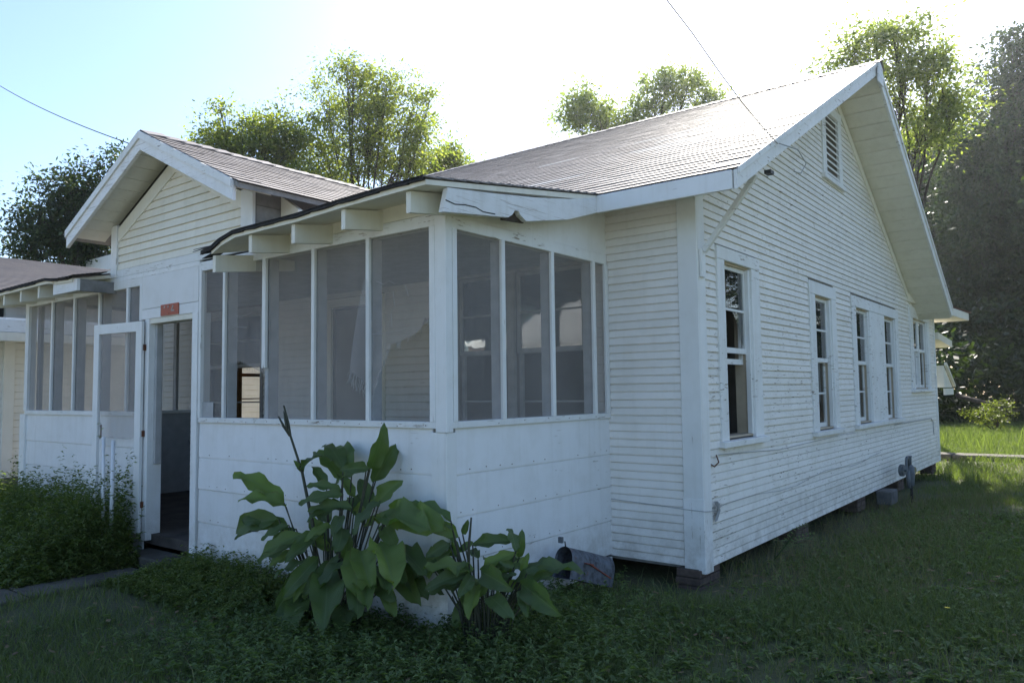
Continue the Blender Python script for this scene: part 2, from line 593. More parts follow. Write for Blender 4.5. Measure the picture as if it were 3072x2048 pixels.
walk = MB()
for i in range(6):
    y1 = -0.30 - i * 1.0
    walk.box(-4.15 + random.uniform(-.02, .02), -3.33 + random.uniform(-.02, .02), y1 - 0.985, y1, -0.05, 0.035 + random.uniform(-.008, .008))
tag(walk.build('path', M['concrete'], bevel=0.01), kind='structure')
bounce_road = MB().box(-110, 110, -17.5, -9.5, -0.05, 0.008)  # unseen pale street behind the viewpoint, added to bounce sun onto the front
tag(bounce_road.build('bounce_road', plain('street_bounce_concrete', (.60, .585, .56), .9, .15, 1.2), None), kind='structure')
kerb = MB().box(-110, 110, -9.5, -9.3, -0.05, 0.13)
tag(kerb.build('kerb', M['concrete'], None), kind='structure')
stepm = MB().box(-4.05, -3.15, -0.24, 0.05, -0.02, 0.12)
tag(stepm.build('step', M['concrete'], bevel=0.015), kind='structure')
slab = MB()
for i in range(4):
    slab.box(-1.6 + i * 2.4, -1.6 + i * 2.4 + 2.385, 15.45, 16.05 + random.uniform(-.05, .05), -0.05, 0.13 + random.uniform(-.01, .01))
tag(slab.build('pavement', M['concrete'], bevel=0.015), kind='structure')

# ------------------------------------------------------------------ the house
W_, D_, Y2 = 0.864, 2.142, 13.37           # gable wall plane, main front wall plane, rear wall plane
XL, XP = -7.90, -7.05                      # left wall of the house, left end of the porch
XR = 1.42                                  # rake plane
RY, RZ = 6.60, 5.78                        # main ridge
EY, EZ = 1.66, 3.28                        # front eave
GX, GZ, GY = -3.56, 4.13, -0.37            # little front gable: centre, ridge height, front edge
FL = 0.30                                  # floor level

house = thing('house', 'white peeling clapboard house with screened front porch and shingled gable roof', 'house', (-3.5, 6.0, 0))


def zmain(y):
    return EZ + 0.506 * (y - EY) if y <= RY else RZ - 0.535 * (y - RY)


def zporch_edge(x):
    pts = [(-8.2, 2.86), (-6.9, 2.885), (-5.5, 2.90), (-5.2, 2.87), (-4.78, 2.86), (-2.30, 2.81), (-2.2, 2.84), (-2.05, 2.90), (-1.88, 2.925), (-1.12, 2.93), (-0.58, 2.955), (0.2, 2.975), (0.6, 2.975)]
    for (a, za), (b, zb) in zip(pts, pts[1:]):
        if a <= x <= b:
            return za + (zb - za) * (x - a) / (b - a)
    return pts[0][1] if x < pts[0][0] else pts[-1][1]


PY = -0.42


def zporch(x, y):
    t = (y - PY) / (EY - PY)
    e = zporch_edge(x)
    return e + (EZ - e) * t


def zgable(x):
    return GZ - 0.475 * abs(x - GX)


# --- siding --------------------------------------------------------------
def siding_course(mb, axis, plane, out, a0, a1, z0, e, th=0.019, jit=0.0018):
    """one lap board: axis 'x' or 'y' is the run, plane the wall plane, out = +1/-1 the outward direction"""
    j = lambda: random.uniform(-jit, jit)
    prof = [(-0.004, 0), (th, 0), (th, 0.005), (th * 0.62, e - 0.013), (0.002, e - 0.007), (0.002, e), (-0.004, e)]
    ja, jb, oa, ob = j(), j(), j(), j()
    n = len(mb.v)
    for a, jz, jo in ((a0, ja, oa), (a1, jb, ob)):
        for d, h in prof:
            q = plane + out * (d + jo)
            z = z0 + h + (jz if h < e - .01 else 0)
            mb.v.append((a, q, z) if axis == 'x' else (q, a, z))
    k = len(prof)
    flip = (axis == 'x') == (out > 0)
    for i in range(k):
        q = (n + i, n + (i + 1) % k, n + k + (i + 1) % k, n + k + i)
        mb.f.append(q[::-1] if flip else q)
    mb.f.append(tuple(n + i for i in range(k)) if flip else tuple(n + k - 1 - i for i in range(k)))
    mb.f.append(tuple(n + 2 * k - 1 - i for i in range(k)) if flip else tuple(n + k + i for i in range(k)))


def board(axis, plane, out, a0, a1, z0, e, mat, **kw):
    mb = MB()
    siding_course(mb, axis, plane, out, a0, a1, z0, e, **kw)
    return mb.build('siding_board', mat, house)


# gable-wall windows: (outer y0,y1,z0,z1, list of glass openings (y0,y1,z0,z1))
WIN = [
    dict(out=(2.54, 3.57, 1.13, 2.89), gl=[(2.73, 3.33, 1.20, 2.755)], head=2.775, mt=1.95, low='open', sill=1.165),
    dict(out=(5.20, 6.28, 1.09, 2.87), gl=[(5.44, 6.06, 1.15, 2.705)], head=2.72, mt=1.93, low='glass', sill=1.12),
    dict(out=(7.06, 9.95, 1.09, 2.87), gl=[(7.30, 8.00, 1.15, 2.705), (9.00, 9.72, 1.13, 2.695)], head=2.72, mt=1.94, low='glass', sill=1.12),
    dict(out=(10.93, 12.80, 1.50, 3.04), gl=[(11.25, 12.55, 1.605, 2.834)], head=2.845, mt=2.26, low='glass', sill=1.58),
]
EXP = 0.0689
zb = 0.152
FR = 0.085   # frieze board is below the soffit
z = zb
while z < 5.52:
    e = EXP
    zc = z + e / 2
    ylo = D_ + 0.14
    if zc > 3.02: ylo = max(ylo, EY + (zc + 0.20 - EZ) / 0.506)
    yhi = Y2 - 0.06
    if zc > 3.14: yhi = min(yhi, RY + (RZ - 0.26 - zc) / 0.535)
    if yhi - ylo < 0.1: break
    segs = [(ylo, yhi)]
    cuts = [(w['out'][0] + .02, w['out'][1] - .02) for w in WIN if z + e > w['out'][2] + .03 and z < w['out'][3] - .03]
    if 4.30 < zc < 5.18: cuts.append((6.06, 6.80))
    for c0, c1 in cuts:
        ns = []
        for a, b in segs:
            if c1 <= a or c0 >= b: ns.append((a, b)); continue
            if c0 - a > 0.03: ns.append((a, c0))
            if b - c1 > 0.03: ns.append((c1, b))
        segs = ns
    for a, b in segs:
        if b - a > 2.5 and random.random() < .42:
            c = random.uniform(a + .8, b - .8)
            board('y', W_, 1, a, c - .002, z, e, M['gable'], jit=.003)
            board('y', W_, 1, c + .002, b, z, e, M['gable'], jit=.003)
        else:
            board('y', W_, 1, a, b, z, e, M['gable'], jit=.003)
    z += e

# strip of front wall between porch and corner
z = 0.165
while z < 3.36:
    board('x', D_, -1, 0.004, 0.722, z, EXP, M['strip'])
    z += EXP
# front gable siding
z = 2.965
while z < 4.0:
    zc = z + 0.05
    hx = min(1.14, (GZ - 0.22 - zc) / 0.475)
    if hx < 0.08: break
    board('x', 0.0, -1, GX - hx - (0.0 if hx < 1.1 else 0.03), GX + hx, z, 0.079, M['cream'], th=0.021)
    z += 0.079
# lower front and side of the porch: wide boards
rows = [(1.061, 1.388), (0.775, 1.061), (0.476, 0.775), (0.18, 0.476), (-0.04, 0.18)]
for (za, zt) in rows:
    for (x0, x1, dz) in ((-3.085, -0.125, 0.0), (-7.04, -4.10, 0.045)):
        mb = MB()
        siding_course(mb, 'x', 0.0, -1, x0, x1, za + dz, zt - za, th=0.016, jit=0.002)
        mb.build('wall_board', M['front'], house)
    if za < .1: continue
    mb = MB()
    siding_course(mb, 'y', 0.0, 1, 0.075, D_ - 0.003, za, zt - za, th=0.016, jit=0.002)
    mb.build('wall_board', M['front'], house)
    mb = MB()
    siding_course(mb, 'y', XP, -1, 0.02, D_, za, zt - za, th=0.016, jit=0.002)
    mb.build('wall_board', M['front'], house)
mb = MB().box(-0.02, 0.012, 0.06, D_ - .01, 0.05, 0.155)
mb.build('skirt_board', M['trim'], house)

# --- wall cores with openings -------------------------------------------
def core_wall(axis, p0, p1, a0, a1, z0, z1, holes, mat, name='wall'):
    mb = MB()
    cuts = sorted(set([a0, a1] + [h[0] for h in holes] + [h[1] for h in holes]))
    for a, b in zip(cuts, cuts[1:]):
        hs = sorted([(h[2], h[3]) for h in holes if h[0] <= a + 1e-6 and h[1] >= b - 1e-6])
        zc = z0
        for h0, h1 in hs + [(z1, z1)]:
            if h0 - zc > 1e-4:
                if axis == 'y': mb.box(p0, p1, a, b, zc, h0)
                else: mb.box(a, b, p0, p1, zc, h0)
            zc = h1
    return mb.build(name, mat, house)


gholes = [(g0 - .03, g1 + .03, z0 - .03, z1 + .03) for w in WIN for (g0, g1, z0, z1) in w['gl']]
core_wall('y', W_ - 0.13, W_ - 0.004, D_ + .13, Y2 - .13, 0.17, 3.10, gholes, M['inner'])
# triangular top of the gable
mb = MB()
tri = [(W_ - 0.13, EY + .9, 3.102), (W_ - 0.13, 11.0, 3.102), (W_ - 0.13, RY, RZ - 0.25)]
tri[0] = (W_ - 0.13, D_ + .13, 3.102)
mb.prism([(W_ - 0.13, D_ + .13, 3.102), (W_ - 0.13, 11.2, 3.102), (W_ - 0.13, RY, 5.48)], (0.126, 0, 0))
mb.build('wall', M['inner'], house)
# main front wall (behind the porch)
DBL_R = (-1.86, -0.20)
DBL_L = (-6.92, -5.24)
DOOR = (-3.86, -2.98)
fholes = [(-1.80, -1.13, 1.02, 2.80), (-1.04, -0.24, 1.02, 2.80), (-6.90, -6.15, 1.02, 2.72), (-6.05, -5.30, 1.02, 2.72), (-3.84, -3.02, 0.31, 2.64)]
core_wall('x', D_ + 0.004, D_ + 0.13, XL + .13, W_, 0.17, 3.14, fholes, M['inner'])
lholes = [(3.38, 4.05, 1.20, 2.75), (6.2, 6.9, 1.2, 2.75)]
core_wall('y', XL, XL + 0.13, D_, Y2, 0.17, 3.10, lholes, M['nbrwall'])
core_wall('x', Y2 - 0.13, Y2, XL, W_ - .004, 0.17, 3.10, [(-6.5, -5.5, 1.2, 2.7), (-3.5, -2.5, 1.2, 2.7)], M['nbrwall'])
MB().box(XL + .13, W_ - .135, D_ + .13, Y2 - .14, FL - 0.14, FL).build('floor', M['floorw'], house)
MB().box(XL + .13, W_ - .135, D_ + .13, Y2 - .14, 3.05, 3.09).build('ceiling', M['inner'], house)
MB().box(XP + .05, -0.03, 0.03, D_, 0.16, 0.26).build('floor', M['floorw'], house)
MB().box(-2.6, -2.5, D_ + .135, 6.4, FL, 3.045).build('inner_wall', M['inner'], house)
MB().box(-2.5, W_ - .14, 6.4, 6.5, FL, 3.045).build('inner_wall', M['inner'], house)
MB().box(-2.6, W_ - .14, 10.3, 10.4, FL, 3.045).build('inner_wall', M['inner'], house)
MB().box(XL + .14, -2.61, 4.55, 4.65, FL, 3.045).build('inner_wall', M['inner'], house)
MB().box(XP + .04, -0.06, 0.05, D_ - .02, 2.83, 2.85).build('ceiling', M['grey'], house)
# siding of the main front wall seen through the screens
mb = MB()
z = 0.20
while z < 2.82:
    segs = [(XP - .80, 0.0)]
    cuts = []
    if z > 0.98: cuts += [DBL_R, DBL_L]
    if z < 2.70: cuts.append((-3.96, -2.92))
    for c0, c1 in cuts:
        ns = []
        for a, b in segs:
            if c1 <= a or c0 >= b: ns.append((a, b)); continue
            if c0 - a > 0.03: ns.append((a, c0))
            if b - c1 > 0.03: ns.append((c1, b))
        segs = ns
    for a, b in segs:
        siding_course(mb, 'x', D_, -1, a, b, z, 0.083, th=0.018)
    z += 0.083
o = mb.build('back_wall_siding', M['strip'], house)
o['kind'] = 'stuff'
# left porch end, low inside lining boards and dark panelling
MB().box(XP - .004, XP + .02, 0.03, D_, 0.2, 1.39).build('inner_wall', M['grey'], house)
MB().box(XP + .03, -4.15, 0.012, 0.03, 0.2, 1.39).build('inner_wall', M['grey'], house)
MB().box(-3.08, -0.03, 0.012, 0.03, 0.2, 1.37).build('inner_wall', M['grey'], house)


# --- windows of the gable wall ------------------------------------------
def bx(*a): return MB().box(*a)


X0 = W_
for wi, w in enumerate(WIN):
    oy0, oy1, oz0, oz1 = w['out']
    gl = w['gl']
    fr = MB()
    ho = w['head']
    fr.box(X0 - .02, X0 + .033, oy0, gl[0][0] - .03, w['sill'], ho)
    fr.box(X0 - .02, X0 + .033, gl[-1][1] + .03, oy1, w['sill'], ho)
    fr.box(X0 - .02, X0 + .036, oy0 - .01, oy1 + .01, ho + .001, oz1)
    if len(gl) == 2:
        fr.box(X0 - .02, X0 + .030, gl[0][1] + .03, gl[1][0] - .03, w['sill'], ho)
    win = fr.build('window', M['trim'], house, bevel=0.003)
    sl = MB().box(X0 - .1, X0 + .075, oy0 - .03, oy1 + .03, w['sill'] - .055, w['sill'] - .002)
    sl.build('sill', M['trim'], win, bevel=0.004)
    for (g0, g1, z0, z1) in gl:
        jm = MB()
        jm.box(X0 - .145, X0 - .002, g1, g1 + .028, z0, z1)
        jm.box(X0 - .145, X0 - .002, g0 - .028, g0, z0, z1)
        jm.box(X0 - .145, X0 - .002, g0 - .028, g1 + .028, z1, z1 + .02)
        jm.box(X0 - .145, X0 - .002, g0 - .028, g1 + .028, z0 - .02, z0 - .001)
        jm.build('jamb', M['beige'], win)
        st = MB()   # outer stops, white
        st.box(X0 - .03, X0 + .012, g1 - .018, g1 + .029, z0, z1)
        st.box(X0 - .03, X0 + .012, g0 - .029, g0 + .018, z0, z1)
        st.build('stop', M['trim'], win)
        mt = w['mt']

        def sash(xp, a, b, za, zt, bars, glass, mat):
            s = MB()
            t = .036
            s.box(xp, xp + .03, a, a + t, za, zt)
            s.box(xp, xp + .03, b - t, b, za, zt)
            s.box(xp + .001, xp + .029, a + t, b - t, zt - t, zt)
            s.box(xp + .001, xp + .029, a + t, b - t, za, za + .05)
            for q in bars:
                s.box(xp + .004, xp + .026, a + t, b - t, za + (zt - za) * q - .011, za + (zt - za) * q + .011)
            so = s.build('sash', mat, win)
            if glass:
                gm = MB()
                cuts = [za + .05] + [za + (zt - za) * q for q in bars] + [zt - t]
                for i, (c0, c1) in enumerate(zip(cuts, cuts[1:])):
                    if glass == 'broken' and i == 0:
                        gm.poly([(xp + .015, a + t, c0), (xp + .015, a + t + .10, c0 + .05), (xp + .015, a + t + .14, c0 + .2), (xp + .015, a + t + .05, c1 - .1), (xp + .015, a + t, c1)])
                        gm.poly([(xp + .015, b - t, c0 + .02), (xp + .015, b - t, c1), (xp + .015, a + .3, c1), (xp + .015, b - t - .12, c1 - .16)])
                    else:
                        gm.box(xp + .013, xp + .017, a + t, b - t, c0, c1)
                gm.build('pane', M['glass'], win)
        if wi == 3:
            mid = (g0 + g1) / 2
            for a, b in ((g0, mid - .04), (mid + .04, g1)):
                sash(X0 - .05, a, b, mt, z1, [], True, M['trim'])
                sash(X0 - .085, a, b, z0, mt + .03, [], True, M['trim'])
            MB().box(X0 - .09, X0 - .01, mid - .04, mid + .04, z0, z1).build('mullion', M['trim'], win)
        else:
            sash(X0 - .055, g0, g1, mt, z1, [0.5], 'broken' if wi == 0 else True, M['trim'])
            if w['low'] == 'open':
                sash(X0 - .095, g0, g1, mt - .10, z1 - .1, [], False, M['trim'])
            else:
                sash(X0 - .095, g0, g1, z0, mt + .03, [0.5], 'broken' if wi == 1 else True, M['trim'])

# attic vent
vf = MB()
vf.box(W_ - .01, W_ + .034, 5.99, 6.14, 4.30, 5.16)
vf.box(W_ - .01, W_ + .034, 6.73, 6.88, 4.30, 5.16)
vf.box(W_ - .01, W_ + .036, 5.97, 6.90, 5.161, 5.28)
vf.box(W_ - .01, W_ + .060, 5.95, 6.93, 4.24, 4.299)
vent = vf.build('attic_vent', M['trim'], house, bevel=0.003)
MB().box(W_ - .012, W_ - .006, 6.14, 6.73, 4.30, 5.16).build('backing', M['vent'], vent)
for i in range(10):
    zz = 4.335 + i * 0.083
    s = MB().prism([(W_ + .028, 6.14, zz), (W_ + .033, 6.14, zz + .010), (W_ - .002, 6.14, zz + .062), (W_ - .006, 6.14, zz + .052)], (0, 0.59, 0))
    s.build('slat', M['trim'], vent)

# --- trim of the main body ----------------------------------------------
def part(name, mat, *boxes, bevel=0.003, label=None):
    mb = MB()
    for b in boxes: mb.box(*b)
    return mb.build(name, mat, house, bevel=bevel, label=label)


part('corner_board', M['vert'], (0.722, W_ + .034, D_ - .034, D_ - .001, 0.36, 3.375))
part('corner_board', M['vert'], (0.716, W_ + .037, D_ - .038, D_ - .001, 0.118, 0.722), bevel=.004)
part('corner_board', M['vert'], (W_ - .002, W_ + .032, D_ + .000, D_ + .135, 0.112, 3.375))
part('corner_board', M['vert'], (W_ - .002, W_ + .030, Y2 - .07, Y2 + .025, 0.155, 3.14))
part('bracket_block', M['trim'], (W_ + .034, W_ + .06, D_ + .01, D_ + .085, 2.56, 2.80))
mb = MB().beam((W_ + .06, D_ + .06, 2.78), (1.37, D_ + .10, 3.36), 0.042, 0.045, (0, 1, 0))
mb.build('brace', M['trim'], house, bevel=.004)

# frieze boards under the soffits of the gable wall
for ya, za, yb, zb2 in ((EY + .6, zmain(EY + .6), RY, RZ), (11.05, zmain(11.05), RY, RZ)):
    lo, hi = 0.335, 0.205
    mb = MB().prism([(W_ - .001, ya, za - lo), (W_ - .001, yb, zb2 - lo), (W_ - .001, yb, zb2 - hi), (W_ - .001, ya, za - hi)], (0.031, 0, 0))
    mb.build('frieze_board', M['eave'], house)
mb = MB().prism([(0.0, D_ - .001, 3.27), (.72, D_ - .001, 3.27), (.72, D_ - .001, 3.385), (0.0, D_ - .001, 3.385)], (0, -0.03, 0))
mb.build('frieze_board', M['eave'], house)

# --- roofs ---------------------------------------------------------------
T = 0.055
XE = XL - 0.55
roof = MB()
roof.prism([(XE, EY, EZ - T), (XE, RY, RZ - T), (XE, RY, RZ - .012), (XE, EY, EZ - .012)], (XR - .012 - XE, 0, 0))
roof.prism([(XE, RY, RZ - T), (XE, 11.80, zmain(11.8) - T), (XE, 11.80, zmain(11.8) - .012), (XE, RY, RZ - .012)], (XR - .012 - XE, 0, 0))
mroof = roof.build('roof', M['deckgrey'], house)
mroof['label'] = 'main gable roof'
# porch roof: sagging sheet in strips (left and right of the little gable)
def porch_roof(xs):
    mb = MB()
    for a, b in zip(xs, xs[1:]):
        mb.v += []
        n = len(mb.v)
        for x in (a, b):
            e, tt = zporch_edge(x), EZ
            mb.v += [(x, PY, e - .012), (x, EY, tt - .012), (x, EY, tt - T), (x, PY, e - .045)]
        mb.f += [(n + 0, n + 4, n + 5, n + 1), (n + 1, n + 5, n + 6, n + 2), (n + 2, n + 6, n + 7, n + 3), (n + 3, n + 7, n + 4, n + 0)]
        if a == xs[0]: mb.f.append((n, n + 1, n + 2, n + 3))
        if b == xs[-1]: mb.f.append((n + 7, n + 6, n + 5, n + 4))
    return mb


xsR = [-2.235, -2.2, -2.1, -1.9, -1.5, -1.1, -0.6, -0.2, 0.22]
xsL = [-7.6, -6.9, -6.2, -5.5, -5.2, -4.95, -4.86]
pr1 = porch_roof(xsR).build('porch_roof', M['cream'], house)
pr2 = porch_roof(xsL).build('porch_roof', M['cream'], house)
# dark ragged roofing edge along the porch eaves
mb = MB()
def edge_strip(mb, xs, f, drop=.02):
    for i, (a, b) in enumerate(zip(xs, xs[1:])):
        p, q = f(a), f(b)
        d0 = drop * random.uniform(.55, 1.2)
        mb.prism([p + Vector((0, 0, -d0)), q + Vector((0, 0, -drop * random.uniform(.55, 1.2))), q + Vector((0, 0, .012)), p + Vector((0, 0, .012))], (0, 0.022, 0))


def sub(xs, st=.13):
    out = []
    for a, b in zip(xs, xs[1:]):
        n = max(1, int((b - a) / st))
        out += [a + (b - a) * i / n for i in range(n)]
    return out + [xs[-1]]


edge_strip(mb, sub([-2.36] + xsR), lambda x: Vector((x, PY - .025, zporch_edge(x))))
mb.build('roofing_edge', M['felt'], pr1)
mb = MB()
edge_strip(mb, sub(xsL), lambda x: Vector((x, PY - .025, zporch_edge(x))))
mb.build('roofing_edge', M['felt'], pr2)
# torn end of roofing at the left tip of the right half
mb = MB()
for i in range(7):
    zz = 2.80 + random.uniform(-.02, .05)
    mb.prism([(-2.42 + random.uniform(-.12, .05), PY - .03 + .02 * i, zz), (-2.2, PY - .03 + .02 * i, 2.84 + random.uniform(-.01, .02)), (-2.2, PY + .03 + .03 * i, 2.87), (-2.40, PY + .01 + .03 * i, zz + .02)], (0, 0, .006))
mb.build('torn_roofing', M['felt'], pr1)
# front gable roof
gr = MB()
YB = lambda x: EY + (zgable(x) - EZ) / 0.506 + .05     # where it dies into the main slope
for s in (-1, 1):
    xt = GX + s * 1.62
    a, b = (GX, GY), (xt, GY)
    top = [(GX, GY, GZ - .012), (xt, GY, zgable(xt) - .012), (xt, max(YB(xt), 1.2), zgable(xt) - .012), (GX, YB(GX), GZ - .012)]
    gr.prism(top, (0, 0, -.045))
groof = gr.build('gable_roof', M['deckgrey'], house)
groof['label'] = 'little front gable roof'
# left valley metal / front gable side walls (bare grey boards)
for xx, s in ((-2.25, 1), (-4.855, -1)):
    for i in range(5):
        z0 = 2.86 + i * 0.14
        MB().box(xx - .03, xx + s * random.uniform(.0, .006), 0.006, 2.4, z0, min(z0 + .136, zgable(xx) - .06)).build('side_board', M['deckgrey'], house)

# rafter tails, right half then left half
for x in (-2.25, -1.735, -1.185, -0.615, 0.03):
    zt, zbm = zporch_edge(x) - .047, zporch_edge(x) - .047 - 0.150
    MB().prism([(x - .021, -0.385, zbm + .01), (x - .021, 0.4, zbm + .115), (x - .021, 0.4, zt + .105), (x - .021, -0.385, zt)], (.042, 0, 0)).build('rafter_tail', M['eave'], house)
for x in (-7.35, -6.80, -6.295, -5.795, -5.30):
    zt, zbm = 2.855, 2.725
    MB().prism([(x - .021, -0.385, zbm), (x - .021, 0.4, zbm + .11), (x - .021, 0.4, zt + .11), (x - .021, -0.385, zt)], (.042, 0, 0)).build('rafter_tail', M['eave'], house)
MB().box(-5.37, -4.79, -0.40, -0.37, 2.72, 2.845).build('fascia', M['fascia'], house)
MB().box(-4.83, -4.785, -0.37, 0.0, 2.72, 2.84).build('rafter_tail', M['deckgrey'], house)
# blocking between the rafters, above the top rail
MB().box(-2.235, -0.02, -0.028, 0.0, 2.865, 3.02).build('frieze_board', M['eave'], house)
MB().box(XP, -4.86, -0.028, 0.0, 2.85, 2.98).build('frieze_board', M['eave'], house)
# porch side: panel over the screens, rake board, main fascia
mb = MB().prism([(-0.012, 0.0, 2.845), (-0.012, D_ - .002, 2.845), (-0.012, D_ - .002, 3.262), (-0.012, EY, 3.215), (-0.012, 0.0, 3.00)], (0.022, 0, 0))
mb.build('wall_panel', M['front'], house)
rk = MB()
pts_t = [(-0.215, 2.952), (0.2, 3.00), (0.75, 3.075), (1.2, 3.15), (1.69, 3.262)]
pts_b = [(-0.262, 2.785), (0.2, 2.84), (0.42, 2.865), (0.47, 2.895), (0.50, 2.93), (0.545, 2.935), (0.57, 2.905), (0.64, 2.875), (1.2, 2.985), (1.655, 3.123)]
rk.prism([(0.180, y, z) for y, z in pts_b] + [(0.180, y, z) for y, z in pts_t[::-1]], (0.042, 0, 0))
rk.build('rake_board', M['fascia'], house, label='cracked and chipped rake board at porch corner')
rkb = MB().prism([(0.165, 0.40, 2.85), (0.165, 0.66, 2.87), (0.165, 0.66, 3.0), (0.165, 0.40, 2.98)], (0.013, 0, 0))
rkb.build('rotten_wood', M['bark'], house)
crk = MB()
cp = [(-0.24, 2.865), (-0.15, 2.853), (-0.05, 2.868), (0.06, 2.872), (0.14, 2.855), (0.27, 2.862)]
for (a, za), (b, zb_) in zip(cp, cp[1:]):
    crk.beam((0.2225, a, za), (0.2225, b, zb_), 0.002, 0.008)
crk.build('crack', M['vent'], house)
MB().prism([(0.05, -0.1, 2.96), (0.05, 1.66, 3.235), (0.05, 1.66, 3.25), (0.05, -0.1, 2.975)], (0.12, 0, 0)).build('soffit_board', M['deckgrey'], pr1)
part('fascia', M['front'], (0.222, XR - .015, EY - .03, EY - .001, 3.115, 3.262))
# boxed soffit behind the main eave
MB().prism([(0.2, EY, 3.19), (0.2, D_, 3.40), (0.2, D_, 3.42), (0.2, EY, 3.21)], (1.17, 0, 0)).build('soffit_board', M['eave'], mroof)

# bargeboards of the main gable
def barge(y0, z0, y1, z1, hi, lo, x0, x1, mat, name='bargeboard', parent=None):
    return MB().prism([(x0, y0, z0 - lo), (x0, y1, z1 - lo), (x0, y1, z1 - hi), (x0, y0, z0 - hi)], (x1 - x0, 0, 0)).build(name, mat, parent or house, bevel=.003)


barge(EY - .005, zmain(EY), RY - .0, RZ, .014, .165, XR - .010, XR + .022, M['trim'])
barge(EY - .005, zmain(EY), RY - .0, RZ, -.004, .05, XR + .024, XR + .040, M['trim'], 'rake_trim')
barge(11.72, zmain(11.72), RY + .001, RZ, .014, .185, XR - .010, XR + .022, M['trim'])
barge(11.72, zmain(11.72), RY + .001, RZ, -.004, .05, XR + .024, XR + .040, M['trim'], 'rake_trim')
MB().prism([(XR + .0415, RY - .16, RZ - .31), (XR + .0415, RY + .14, RZ - .30), (XR + .0415, RY + .12, RZ - .07), (XR + .0415, RY, RZ - .02), (XR + .0415, RY - .12, RZ - .06)], (.012, 0, 0)).build('ridge_block', M['fascia'], house)
# soffit planks under the gable overhang
nb = 22
for i in range(nb):
    t0, t1 = i / nb, (i + 1) / nb - 0.003
    y0, y1 = RY + 0.02 + t0 * 5.15, RY + 0.014 + t1 * 5.15
    MB().prism([(W_, y0, zmain(y0) - .19 + random.uniform(-.002, .002)), (W_, y1, zmain(y1) - .19), (W_, y1, zmain(y1) - .17), (W_, y0, zmain(y0) - .17)], (XR - .011 - W_, 0, 0)).build('soffit_board', M['eave'], mroof)
nb = 20
for i in range(nb):
    t0, t1 = i / nb, (i + 1) / nb - 0.003
    y0, y1 = EY + 0.02 + t0 * 4.9, EY + 0.02 + t1 * 4.9
    MB().prism([(W_, y0, zmain(y0) - .16), (W_, y1, zmain(y1) - .16), (W_, y1, zmain(y1) - .14), (W_, y0, zmain(y0) - .14)], (XR - .011 - W_, 0, 0)).build('soffit_board', M['eave'], mroof)

# rear low roof and small rear porch
rl = MB()
rl.prism([(W_ + .006, 10.75, 3.12), (XR - .02, 14.2, 2.955), (XL - .3, 14.2, 2.955), (XL - .3, 10.75, 3.12)], (0, 0, .15))
rear_roof = rl.build('rear_roof', M['cream'], house)
MB().prism([(W_ + .02, 11.6, 3.272), (XR + .02, 14.26, 3.108), (XL - .3, 14.26, 3.108), (XL - .3, 11.6, 3.272)], (0, 0, .02)).build('roofing_edge', M['rust'], rear_roof)
rp = MB()
rp.prism([(0.95, 13.42, 2.56), (1.02, 14.6, 2.44), (-4.5, 14.6, 2.44), (-4.5, 13.42, 2.56)], (0, 0, .14))
rp.build('rear_porch_roof', M['cream'], house)
aw = MB()
aw.prism([(1.00, 13.60, 2.10), (1.00, 14.6, 1.66), (1.00, 14.6, 1.61), (1.00, 13.60, 2.04)], (.05, 0, 0))
aw.box(.98, 1.02, 13.5, 14.5, 1.45, 1.58)
aw.prism([(0.84, 13.60, 2.04), (0.84, 14.6, 1.6), (0.84, 13.6, 1.6)], (.15, 0, 0))
aw.build('awning', M['eave'], house)

# the front gable's trim
def gbarge(s):
    xt = GX + s * 1.56
    mb = MB()
    hi, lo = .014, .185
    y0, y1 = GY - .012, GY + .022
    mb.prism([(GX, y0, GZ - lo), (xt, y0, zgable(xt) - lo), (xt, y0, zgable(xt) - hi), (GX, y0, GZ - hi)], (0, y1 - y0, 0))
    mb.build('bargeboard', M['fascia'], house, bevel=.003)
    mb = MB().prism([(GX, y0 - .018, GZ - .075), (xt - s * .0, y0 - .018, zgable(xt) - .075), (xt, y0 - .018, zgable(xt) - .004), (GX, y0 - .018, GZ - .004)], (0, .0165, 0))
    mb.build('rake_trim', M['trim'], house)
    # frieze on the wall and soffit planks
    xw = GX + s * 1.15
    MB().prism([(GX, -.031, GZ - .32), (xw, -.031, zgable(xw) - .32), (xw, -.031, zgable(xw) - .17), (GX, -.031, GZ - .17)], (0, .03, 0)).build('frieze_board', M['eave'], house)
    n = 9
    for i in range(n):
        a, b = GX + s * (0.02 + 1.52 * i / n), GX + s * (0.02 + 1.52 * (i + 1) / n - .009)
        MB().prism([(a, GY + .03, zgable(a) - .082), (b, GY + .03, zgable(b) - .082), (b, GY + .03, zgable(b) - .062), (a, GY + .03, zgable(a) - .062)], (0, 0.345, 0)).build('soffit_board', M['eave'], groof)


gbarge(-1); gbarge(1)
part('corner_board', M['vert'], (-2.425, -2.245, -.034, -.001, 2.88, zgable(-2.3) - .10))
part('corner_board', M['vert'], (-4.86, -4.735, -.036, -.001, 2.885, zgable(-4.8) - .09))
# lookout blocks at the gable eaves
MB().prism([(-2.235, .25, 3.10), (-1.98, .25, 3.04), (-1.98, .25, 3.24), (-2.235, .25, 3.40)], (0, .05, 0)).build('lookout', M['cream'], house)
MB().prism([(-4.865, .10, 2.98), (-5.12, .10, 3.02), (-5.12, .10, 3.26), (-4.865, .10, 3.36)], (0, .05, 0)).build('lookout', M['cream'], house)

